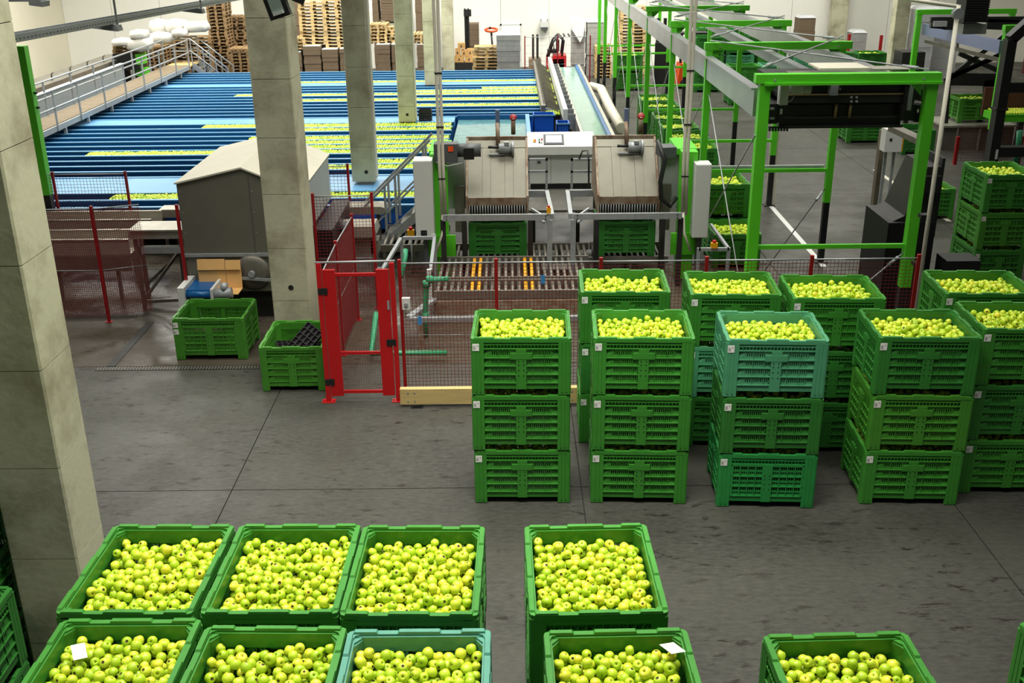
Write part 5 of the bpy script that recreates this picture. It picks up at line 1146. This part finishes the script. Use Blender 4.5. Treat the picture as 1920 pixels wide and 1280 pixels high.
bale(554, 568, 0, 134, 52.0, 'dark brown wrapped block behind the left pale pallets', 'tall brown carton blocks'); bale(713, 747, 46, 134, 52.5, 'lower brown carton block under the high block between two columns', 'tall brown carton blocks'); bale(713, 747, -10, 38, 52.5, 'brown wrapped carton block on pallets between two columns', 'tall brown carton blocks'); bale(700, 712, -10, 134, 52.5, 'narrow brown carton block right of the third column', 'tall brown carton blocks'); bale(780, 798, -10, 134, 52.5, 'dark carton block right of the fourth column', 'tall brown carton blocks')
pallets(700, 748, 33, 44, 52.6, 'wooden pallet under the high brown carton block', 'pallets under carton blocks')
# small cartons
for q_, (x0, x1, y0, y1) in enumerate(((858, 872, 81, 92), (853, 863, 92, 106), (864, 876, 94, 106), (875, 888, 92, 106), (852, 870, 106, 117), (871, 888, 106, 117))):
    X0, X1, Z0, Z1 = px(x0, y0, x1, y1, 50.5); t = thing('carton', 'small brown carton right of the farthest column, ' + ('alone on top', 'middle row left', 'middle row centre', 'middle row right', 'bottom row left', 'bottom row right')[q_], 'box', (0, 0, 0), 0, 'cartons piled by the farthest column'); MB().box(X0 + .01, X1 - .01, 50.5, 50.9, Z0 + .003, Z1 - .003).build('carton_body', M['kraft'], t)
    MB().box((X0 + X1) / 2 - .03, (X0 + X1) / 2 + .03, 50.49, 50.5, (Z0 + Z1) / 2 - .05, (Z0 + Z1) / 2 + .05).build('print_mark', M['ink'], t)
X0, X1, Z0, Z1 = px(850, 117, 892, 134, 50.4); tag(MB().box(X0, X1, 50.4, 51.2, 0, at(870, 117, y=50.5).z).build('dark_crate', M['darksteel']), 'dark crate under the small brown cartons', 'crate')
bale(876, 898, 45, 128, 52.0, 'dark brown carton bale behind the black mast', 'cartons at the back wall', top=False)
# mast and pallet jack
t = thing('lift_mast', 'black mast of a stacker standing at the white back wall', 'stacker'); Y = 51.3; X0, X1, Z0, Z1 = px(871, 16, 880, 92, Y)
MB().box(X0, X0 + .07, Y, Y + .15, 0, Z1).build('mast_rail', M['black'], t); MB().box(X1 - .07, X1, Y, Y + .15, 0, Z1).build('mast_rail', M['black'], t); MB().box(X0, X1, Y + .04, Y + .1, .1, Z1 - .1).build('chain_guard', M['blackp'], t); MB().box(X0 - .02, X1 + .1, Y - .05, Y + .2, Z1 - .35, Z1 - .05).build('head', M['blackp'], t); MB().box(X0 - .3, X1 + .3, Y - .3, Y + .6, .05, .5).build('chassis', M['black'], t)
t = thing('pallet_jack', 'orange handled pallet jack behind the wooden pallets at the white wall', 'pallet jack'); Y = 51.0; p = at(921, 56, y=Y)
m = MB(); m.tube([(p.x + .28 * math.cos(a), Y + .1 * math.sin(a), p.z + .07 * math.sin(a)) for a in np.linspace(0, 2 * PI, 17)], .05, 8); m.build('handle_loop', M['orange'], t); MB().cyl((p.x, Y, p.z - .05), (p.x + .1, Y, .5), .05, 8).build('tiller', M['black'], t); MB().box(p.x - .15, p.x + .35, Y - .2, Y + .25, .0, .7).build('power_head', M['blackp'], t)
for s in (0, .3): MB().box(p.x - .1 + s, p.x + .05 + s, Y - 1.2, Y - .2, .05, .12).build('fork', M['orange'], t)
MB().cyl((p.x - .05, Y, p.z + .05), (p.x - .05, Y, p.z + .14), .05, 8).build('handle_knob', M['black'], t)
# wrapped stacks
def wrapped(r, Y, label, d=1.0, n=10, m='film', lid=True, group=None):
    X0, X1, Z0, Z1 = px(*r, Y); z = 0; t = thing('wrapped_stack', label, 'goods', (0, 0, 0), 0, group)
    for i in range(n):
        a = z + (Z1 - z) * i / n; b = z + (Z1 - z) * (i + 1) / n; e = random.uniform(0, .03); MB().box(X0 + e, X1 - e, Y + e, Y + d, a + .004, b - .004).build('wrapped_layer', M[m], t)
    if lid:
        m_ = MB(); m_.hexa([(X0, Y, Z1), (X1, Y, Z1), (X1, Y + d, Z1), (X0, Y + d, Z1), (X0 + .15, Y + .15, Z1 + .12), (X1 - .15, Y + .15, Z1 + .12), (X1 - .15, Y + d - .15, Z1 + .12), (X0 + .15, Y + d - .15, Z1 + .12)]); m_.build('film_top', M['film'], t)
    return t
M['greygoods'] = mat('grey_goods', (150, 150, 146), .5, var=.2, scale=3)
wrapped((931, 66, 976, 134), 47.2, 'grey film-wrapped stack at the far flume edge', m='greygoods')
t = wrapped((1072, 38, 1097, 124), 51.0, 'grey wrapped goods with torn white film beside the forklift', m='greygoods', lid=False); X0, X1, Z0, Z1 = px(1068, 30, 1098, 80, 50.9)
MB().add([(X0, 50.9, Z1), (X1, 50.9, Z1 - .1), (X1 - .1, 50.85, Z1 - .9), (X0 + .5, 50.85, Z0), (X0 + .1, 50.88, Z1 - .6)], [(0, 1, 2, 3, 4)]).add([(X0, 50.93, Z1), (X1, 50.93, Z1 - .1), (X1 - .1, 50.9, Z1 - .9), (X0 + .5, 50.9, Z0), (X0 + .1, 50.92, Z1 - .6)], [(4, 3, 2, 1, 0)]).build('torn_film', M['film'], t)
wrapped((1100, 42, 1136, 122), 50.8, 'pale grey wrapped goods with a white cap right of the torn wrapping', m='greygoods')
wrapped((1188, 40, 1212, 120), 51.5, 'grey stack with white lids between gantry legs', m='greygoods')
wrapped((1498, 34, 1530, 64), 52.5, 'film-wrapped brown cartons at the back wall beyond the gantry', m='kraftd', n=4); wrapped((1598, 62, 1626, 90), 52.0, 'small wrapped goods between the two far right columns', m='greygoods', n=4)
for i, (a, b, c, d) in enumerate(((1590, 64, 1597, 95), (1650, 66, 1656, 95))): t = thing('fence_post', ('left' if i == 0 else 'right') + ' red post at the back between the far right columns', 'post'); p = at(a + 3, b, y=50); fence_post(p.x, 50, p.z, t, .12)
wrapped((1712, 18, 1752, 105), 47.0, 'white film-wrapped pallet goods right of the far right column, left part', m='film', n=6); wrapped((1752, 20, 1800, 100), 48.0, 'white film-wrapped pallet goods behind the far right green frame', m='film', n=6)
wrapped((1690, 98, 1735, 135), 43.0, 'dark machine parts piled before the film-wrapped goods', m='darksteel', n=5, lid=False)
# big bags on the left
def bag(x0, x1, y0, y1, Y, label, d=1.0):
    X0, X1, Z0, Z1 = px(x0, y0, x1, y1, Y); bm = bmesh.new(); bmesh.ops.create_icosphere(bm, subdivisions=3, radius=1)
    for v in bm.verts:
        c = v.co; k = .16 * math.sin(7 * c.x + 3 * c.z) * math.cos(5 * c.y + x0); s = Vector([math.copysign(abs(q) ** .6, q) for q in c]); v.co = Vector(((X0 + X1) / 2 + s.x * (X1 - X0) / 2 * (1 + k * .4), Y + d / 2 + s.y * d / 2, (Z0 + Z1) / 2 + s.z * (Z1 - Z0) / 2 * (1 + k)))
    me = bpy.data.meshes.new('white_bag'); bm.to_mesh(me); bm.free(); me.materials.append(M['whitebag'])
    for p in me.polygons: p.use_smooth = True
    tag(link('white_bag', me), label, 'bag', 'white bags piled by the left wall')
M['whitebag'] = mat('white_woven_bag', (196, 194, 186), .6, bump=.5, bscale=5)
for i, (r, lb) in enumerate((((205, 240, 74, 88), 'low white package on the short pallet pile at the left wall'), ((238, 270, 58, 75), 'white bag with dark print on the left of the pile'), ((275, 312, 38, 68), 'round topped white bag, tallest of the pile at left'), ((306, 345, 38, 64), 'white bag with dark print lying in the middle of the pile'), ((340, 386, 42, 62), 'smooth white bag at the right end of the pile'), ((275, 320, 62, 84), 'white package under the tallest white bag'), ((232, 278, 72, 98), 'white package under the printed left bag'), ((318, 345, 56, 70), 'small white bag sagging over the pallets'))):
    bag(r[0], r[1], r[2], r[3], 47.0 - .2 * i if r[0] > 260 else 43.5, lb)
X0, X1, Z0, Z1 = px(230, 86, 330, 130, 45.5)
# forklift
t = thing('forklift', 'red forklift with black overhead guard by the white back wall', 'forklift'); Y = 49.5; X0, X1, Z0, Z1 = px(994, 68, 1062, 132, Y)
zt = Z1; xb = X0 + .55
MB().box(xb + .2, X1 - .1, Y, Y + 1.1, .25, .95).build('chassis', mat('forklift_red', (176, 30, 36), .4), t); MB().box(X1 - .6, X1, Y, Y + 1.1, .3, 1.1).build('counterweight', bpy.data.materials['forklift_red'], t)
for y in (Y + .02, Y + 1.02):
    MB().tube([(xb + .25, y, .95), (xb + .5, y, zt - .25), (xb + .75, y, zt), (X1 - .35, y, zt), (X1 - .12, y, zt - .2), (X1 - .2, y, 1.1)], .05, 6).build('guard_bar', M['black'], t)
for k in range(4): MB().box(xb + .75 + .22 * k, xb + .83 + .22 * k, Y, Y + 1.05, zt - .02, zt + .02).build('roof_slat', M['black'], t)
for x in (X0 + .1, X0 + .3): MB().box(x, x + .09, Y + .1, Y + .25, .1, zt - .0).build('mast', M['darksteel'], t); MB().box(x, x + .09, Y + .8, Y + .95, .1, zt - .0).build('mast', M['darksteel'], t)
MB().box(X0 - .05, X0 + .5, Y + .05, Y + 1.0, .4, .95).build('fork_carriage', M['rust'], t); MB().rbox((X1 - .6, Y + .55, 1.25), .5, .5, .15).build('seat', M['blackp'], t); MB().rbox((X1 - .38, Y + .55, 1.5), .14, .5, .5).build('seat_back', M['blackp'], t)
m = MB(); m.tube([(xb + .55 + .0, Y + .55 + .18 * math.cos(a), 1.35 + .18 * math.sin(a)) for a in np.linspace(0, 2 * PI, 13)], .02, 6); m.build('steering_wheel', M['black'], t)
for x in (xb + .35, X1 - .45):
    for y in (Y - .05, Y + 1.0): MB().cyl((x, y, .25), (x, y + .15, .25), .25, 14).build('wheel', M['rubber'], t)
t = thing('forklift', 'orange forklift with a black mast half hidden behind the gantry legs', 'forklift'); Y = 46.5; X0, X1, Z0, Z1 = px(1272, 60, 1310, 142, Y)
MB().prism([(X0, .15), (X1 + .4, .15), (X1 + .4, .55), (X0 + .6, .65), (X0 + .35, 1.05), (X0 + .1, 1.05)], Y, Y + 1.0, 'y').build('chassis', M['orange'], t)
for x in (X0 + .35, X1 + .1):
    for y in (Y - .04, Y + .9): MB().cyl((x, y, .22), (x, y + .14, .22), .22, 14).build('wheel', M['rubber'], t)
for x in (X0 + .1, X1 + .3): MB().box(x, x + .1, Y + .2, Y + .35, .6, 2.25).build('guard_post', M['black'], t)
MB().box(X0 + .1, X1 + .4, Y + .2, Y + .95, 2.25, 2.32).build('guard_roof', M['black'], t)
for x in (X0 - .9, X0 - .6): MB().box(x, x + .12, Y + .5, Y + .7, .05, 2.9).build('mast', M['black'], t)
MB().box(X0 - .95, X0 - .4, Y + .4, Y + .5, .1, 1.9).build('load_guard', M['blackp'], t)
X0, X1, Z0, Z1 = px(1284, 62, 1306, 85, Y + 1); 
MB().box(X0, X1, Y + 1.05, Y + 1.1, 1.6, 2.2).build('load_board', M['wood'], t)
# fence, door, heater at the back wall
bf = fence([(at(984, 70, y=47.3).x, 47.3), (at(1046, 70, y=47.3).x, 47.3), (at(1107, 70, y=47.3).x, 47.3)], at(1107, 66, y=47.3).z, 'thin red fence posts before the red forklift', cell=.3)
X0, X1, Z0, Z1 = px(941, 48, 975, 128, 54.4)
d = tag(MB().box(X0, X1, 54.40, 54.45, 0, Z1).build('door_1', mat('daylit_doorway', (240, 244, 250), .6, emit=1.1)), kind='structure'); MB().box(X0 - .08, X0, 54.38, 54.45, 0, Z1 + .08).build('door_frame', M['white'], d); MB().box(X1, X1 + .08, 54.38, 54.45, 0, Z1 + .08).build('door_frame', M['white'], d); MB().box(X0 - .08, X1 + .08, 54.38, 54.45, Z1, Z1 + .08).build('door_frame', M['white'], d)
t = thing('wall_heater', 'small white heater box with dark grille hanging on the back wall', 'heater'); X0, X1, Z0, Z1 = px(1013, 41, 1029, 57, 54.0)
MB().box(X0, X1, 54.0, 54.44, Z0 + .15, Z1).build('housing', M['white'], t); MB().box(X0 + .05, X1 - .05, 54.02, 54.4, Z0, Z0 + .15).build('grille', M['dgrey'], t)
for x in (X0 + .03, X1 - .07): MB().box(x, x + .04, 54.05, 54.44, Z1, Z1 + .12).build('hanger', M['galv'], t)
# ---------------------------------------------------------------- catwalk, wall conveyor, cable tray, lamp
t = thing('catwalk', 'long raised catwalk with wooden deck and galvanised handrails along the flumes', 'walkway')
XA, XB_ = -13.4, -14.35; za, zb_ = 1.18, 1.34; ya, yb = 26.5, 45.3
for x in (XA, XB_): MB().box(x - .03, x + .03, ya, yb, za, zb_).build('stringer', M['galv'], t)
n = 24
for k in range(n):
    a = ya + (yb - ya) * k / n; b = ya + (yb - ya) * (k + 1) / n; MB().box(XB_ + .04, XA - .04, a + .006, b - .006, zb_ - .02, zb_ + .02).build('deck_board', M['deckwood'], t)
ps = [26.8, 29.2, 31.35, 33.2, 35.35, 37.4, 39.4, 41.4, 43.4, 45.2]
for i, y in enumerate(ps):
    for x in (XA + .04, XB_ - .04):
        MB().box(x - .025, x + .025, y - .025, y + .025, za, 2.36).build('rail_post', M['galv'], t)
    if y > 31: MB().box(XA - .04, XA + .04, y - .04 + .6, y + .04 + .6, 1.0, za).build('support_foot', M['galv'], t)
for x in (XA + .04, XB_ - .04):
    for z in (2.36, 1.86): MB().tube([(x, ya, z), (x, yb, z)], .028, 8).build('handrail', M['galv'], t)
t = thing('catwalk_stair', 'galvanised stair with handrails leading down from the end of the catwalk', 'stair')
for y in (45.85, 46.8):
    MB().bar((-13.4, y, 1.3), (-11.9, y, .0), .05, .2).build('stringer', M['galv'], t)
    for dz in (1.1, .6): MB().tube([(-14.2, y, 1.26 + dz), (-13.4, y, 1.26 + dz), (-11.9, y, dz)], .028, 8).build('handrail', M['galv'], t)
    for f in (0, .33, .66, .98): MB().box(-13.4 + 1.5 * f - .02, -13.4 + 1.5 * f + .02, y - .02, y + .02, 1.3 * (1 - f), 1.3 * (1 - f) + 1.1).build('rail_post', M['galv'], t)
for i in range(5): MB().box(-13.3 + .27 * i, -13.05 + .27 * i, 45.85, 46.8, 1.12 - .24 * i, 1.15 - .24 * i).build('tread', M['plate'], t)
MB().box(-14.4, -13.4, 45.4, 46.85, 1.26, 1.32).build('landing', M['wood2'], t)
t = thing('wall_conveyor', 'grey sided conveyor with blue slats running beside the catwalk', 'conveyor')
MB().box(-15.25, -15.15, 26, 42.5, .9, 1.75).build('side_panel', M['grey'], t); MB().box(-15.27, -15.1, 26, 42.5, 1.75, 1.80).build('top_flange', M['white'], t); MB().box(-17.0, -15.9, 26, 46, 1.3, 1.75).build('return_trough', M['dullsteel'], t); MB().box(-15.9, -15.25, 26, 42.5, .9, 1.5).build('belt_bed', M['rust'], t)
for i in range(38): MB().rbox((-14.75, 27 + .48 * i, 1.02), .72, .12, .1, .5).build('blue_slat', M['blue'], t)
for i in range(10): MB().tube([(-16.2, 28 + 1.7 * i, 1.75), (-16.2, 28 + 1.7 * i, 1.95), (-16.12, 28 + 1.7 * i, 2.02)], .03, 6).build('hook', M['dullsteel'], t)
for y in (27, 32, 37, 42): MB().box(-16.9, -15.2, y, y + .1, 0, .9).build('support', M['dullsteel'], t)
MB().box(-16.9, -15.9, 31.0, 35.5, 1.76, 1.92).build('dark_cover', M['darksteel'], t); MB().box(-16.5, -15.95, 33.5, 35.0, 1.925, 1.94).build('wooden_lid', M['wood2'], t); MB().box(-16.6, -16.1, 31.8, 32.6, 1.925, 1.94).build('white_lid', M['white'], t)
t = thing('end_machine', 'black machine with green ends beyond the wall conveyor at left', 'machine'); Y = 44.0; X0, X1, Z0, Z1 = px(212, 101, 256, 122, Y)
MB().box(X0, X1, Y, Y + 1.0, Z0, Z1).build('hood', M['black'], t); a = px(196, 122, 262, 132, Y - .3); MB().box(a[0], a[1], Y - .3, Y + .6, a[2], a[3]).build('lower_housing', M['black'], t)
for r in ((256, 101, 268, 120), (256, 128, 276, 142)): a = px(*r, Y); MB().box(a[0], a[1], Y - .1, Y + .5, a[2], a[3]).build('green_end', M['green'], t)
MB().box(X0 + .3, X0 + .5, Y + .2, Y + .4, 0, Z0).build('leg', M['black'], t); MB().box(X1 - .3, X1 - .1, Y + .2, Y + .4, 0, Z0).build('leg', M['black'], t)
# green post, white board, tray
t = thing('tray_post', 'green post with black foot carrying the cable tray at left', 'post'); xg = -10.0; yg = 22.35
MB().box(xg - .1, xg + .1, yg - .1, yg + .1, 1.45, 4.55).build('post', M['green'], t); MB().box(xg - .09, xg + .09, yg - .09, yg + .09, 0, 1.45).build('black_foot', M['black'], t)
for z in (3.6, 3.3): MB().box(xg + .1, xg + .16, yg - .03, yg + .03, z - .02, z + .02).build('bolt', M['black'], t)
MB().box(xg - .35, xg - .1, yg - .05, yg + .1, 2.6, 4.3).build('cable_bundle', M['black'], t); MB().box(xg - .25, xg - .14, yg - .12, yg - .02, 4.3, 6.4).build('conduit', M['dgrey'], t)
tag(MB().box(at(44, 230, y=22.6).x - .5, at(64, 230, y=22.6).x, 22.6, 22.64, at(50, 300, y=22.6).z, at(50, 228, y=22.6).z).build('white_board', M['white']), 'white board standing behind the green post at left', 'board')
t = thing('cable_tray', 'perforated grey cable tray crossing the upper left', 'cable tray')
p, q = at(17, 74, y=14.0), at(470, -8, y=27); u = (q - p).normalized(); s = u.cross(Vector((0, 0, 1))).normalized()
MB().bar(p, q, .012, .10).build('side_plate', M['galv'], t); MB().bar(p - s * .2, q - s * .2, .012, .10).build('side_plate', M['galv'], t); MB().bar(p - s * .1 - Vector((0, 0, .05)), q - s * .1 - Vector((0, 0, .05)), .2, .01).build('tray_floor', M['galv'], t)
m = MB(); L_ = (q - p).length; k = int(L_ / .12)
for i in range(k):
    c = p + u * (.06 + .12 * i); m.bar(c + s * .0085 - u * .022 - Vector((0, 0, .01)), c + s * .0085 + u * .022 - Vector((0, 0, .01)), .006, .016)
o = m.build('perforations', M['dgrey'], t); o['kind'] = 'stuff'
for (xx, yy, tt) in ((218, 40, 'a'), (377, 8, 'b')):
    lo = min(range(200), key=lambda i: abs((960 + F * (p.lerp(q, i / 199) - Vector((0, 0, CH))).dot(_u) / (p.lerp(q, i / 199) - Vector((0, 0, CH))).dot(_f)) - xx)); c = p.lerp(q, lo / 199)
    MB().cyl(c + Vector((0, 0, -.1)), c + Vector((0, 0, 3)), .018, 8).build('hanger_rod', M['galv'], t)
    MB().prism([(-.55, -.07), (.06, -.07), (.08, -.16), (.03, -.16), (-.5, -.09)], c.y - .2, c.y + .02, 'y', (c.x, 0, c.z)).build('support_bracket', M['galv'], t)
t = thing('tray_bracket', 'small grey bracket of another tray at the top left edge', 'bracket'); c = at(70, 3, y=12.5); MB().box(c.x - .5, c.x + .03, 12.5, 12.7, c.z, c.z + .03).build('arm', M['galv'], t); MB().prism([(-.1, 0), (.06, 0), (.05, -.06), (-.1, -.04)], 12.5, 12.7, 'y', (c.x, 0, c.z)).build('end_plate', M['galv'], t)
t = thing('flood_lamp', 'black flood lamp with a pale reflector at the top of the second column', 'lamp'); Y = 15.7
a, b = at(507, -14, y=Y), at(525, 34, y=Y); ax = (b - a).normalized(); pr_ = ax.cross(Vector((0, 1, 0))).normalized()
MB().bar(a + Vector((0, .12, 0)), b + Vector((0, .12, 0)), .30, .16, (0, 1, 0)).build('housing', M['black'], t); MB().bar(a + ax * .04 + Vector((0, .03, 0)), b - ax * .05 + Vector((0, .03, 0)), .17, .03, (0, 1, 0)).build('reflector', mat('lamp_reflector', (170, 190, 180), .2, .5), t)
MB().bar(b - ax * .1 + Vector((0, .005, 0)), b - ax * .05 + Vector((0, .005, 0)), .15, .02, (0, 1, 0)).build('reflector_end', M['white'], t)
MB().bar(a + pr_ * -.05 + Vector((.2, .2, .05)), a + Vector((.42, .3, -.1)), .2, .2).build('mount', M['black'], t)
# ---------------------------------------------------------------- apples: the 300 largest in view as things, the rest as one object
A = np.array([a[:4] for a in APL]); BI = np.array([a[4] for a in APL]); rng = np.random.default_rng(3)
V = A[:, :3] - np.array([0, 0, CH]); U_ = np.array(_u); V_ = np.array(_v); F_ = np.array(_f)
dep = V @ F_; px = 960 + F * (V @ U_) / dep; py = 640 + F * (V @ V_) / dep; pr = F * A[:, 3] / dep
zb = np.full((640, 960), 1e9); ib = np.full((640, 960), -1)
for i in np.argsort(dep):
    x, y, r = px[i] / 2, py[i] / 2, pr[i] / 2
    if x < -5 or x > 965 or y < -5 or y > 645 or r < 2: continue
    xa, xb, ya, yb = max(int(x - r), 0), min(int(x + r) + 1, 959), max(int(y - r), 0), min(int(y + r) + 1, 639)
    if xb <= xa or yb <= ya: continue
    gx, gy = np.meshgrid(np.arange(xa, xb), np.arange(ya, yb)); inside = (gx - x) ** 2 + (gy - y) ** 2 < r * r
    sub = zb[ya:yb, xa:xb]; hit = inside & (sub > dep[i]); sub[hit] = dep[i]; ib[ya:yb, xa:xb][hit] = i
near_ok = np.array([FILL[b][1] in BINNAME for b in BI])
cnt = np.bincount(ib[ib >= 0], minlength=len(A)) * near_ok; best = set(np.argsort(-cnt)[:300].tolist())
ROT = rng.normal(0, 1, (len(A), 3)) * np.array([.9, .9, 3])
ROT[:, 0] += np.where(rng.random(len(A)) < .35, PI, 0)
APPLE_SRC = None
ORD2 = ORD + 'thirteenth fourteenth fifteenth sixteenth seventeenth eighteenth nineteenth twentieth'.split()
thr = 12
for bi in sorted(set(BI[list(best)])):
    vis = [i for i in np.where((BI == bi) & (cnt > thr))[0]]; b, w = FILL[bi]; nm = BINNAME.get(w) or w
    ymax = max(A[i, 1] for i in vis); rows = {}
    for i in vis: rows.setdefault(int((ymax - A[i, 1]) / .075), []).append(i)
    for r, l in rows.items():
        l.sort(key=lambda i: A[i, 0])
        for q, i in enumerate(l):
            if i not in best: continue
            o = link('apple', APPLE); o.location = A[i, :3]; o.rotation_euler = ROT[i]; o.scale = (A[i, 3],) * 3
            sz = 'large ' if A[i, 3] > .042 else 'small ' if A[i, 3] < .0355 else ''
            tag(o, f'{sz}apple in {nm}, {ORD2[min(r, 19)]} row from back, {ORD2[min(q, 19)]} from left', 'apple', 'apples in ' + nm)
            if APPLE_SRC is None: APPLE_SRC = o
rest = [i for i in range(len(A)) if i not in best]
instancer('apples', A[rest, :3], ROT[rest], A[rest, 3], 'heaped yellow-green apples filling the plastic bins', 'apples')
if FLUME_APPLES:
    FA = np.array(FLUME_APPLES)
    instancer('floating_apples', FA[:, :3], rng.normal(0, 1.5, (len(FA), 3)), FA[:, 3], 'rows of yellow-green apples floating along the blue flumes', 'apples')
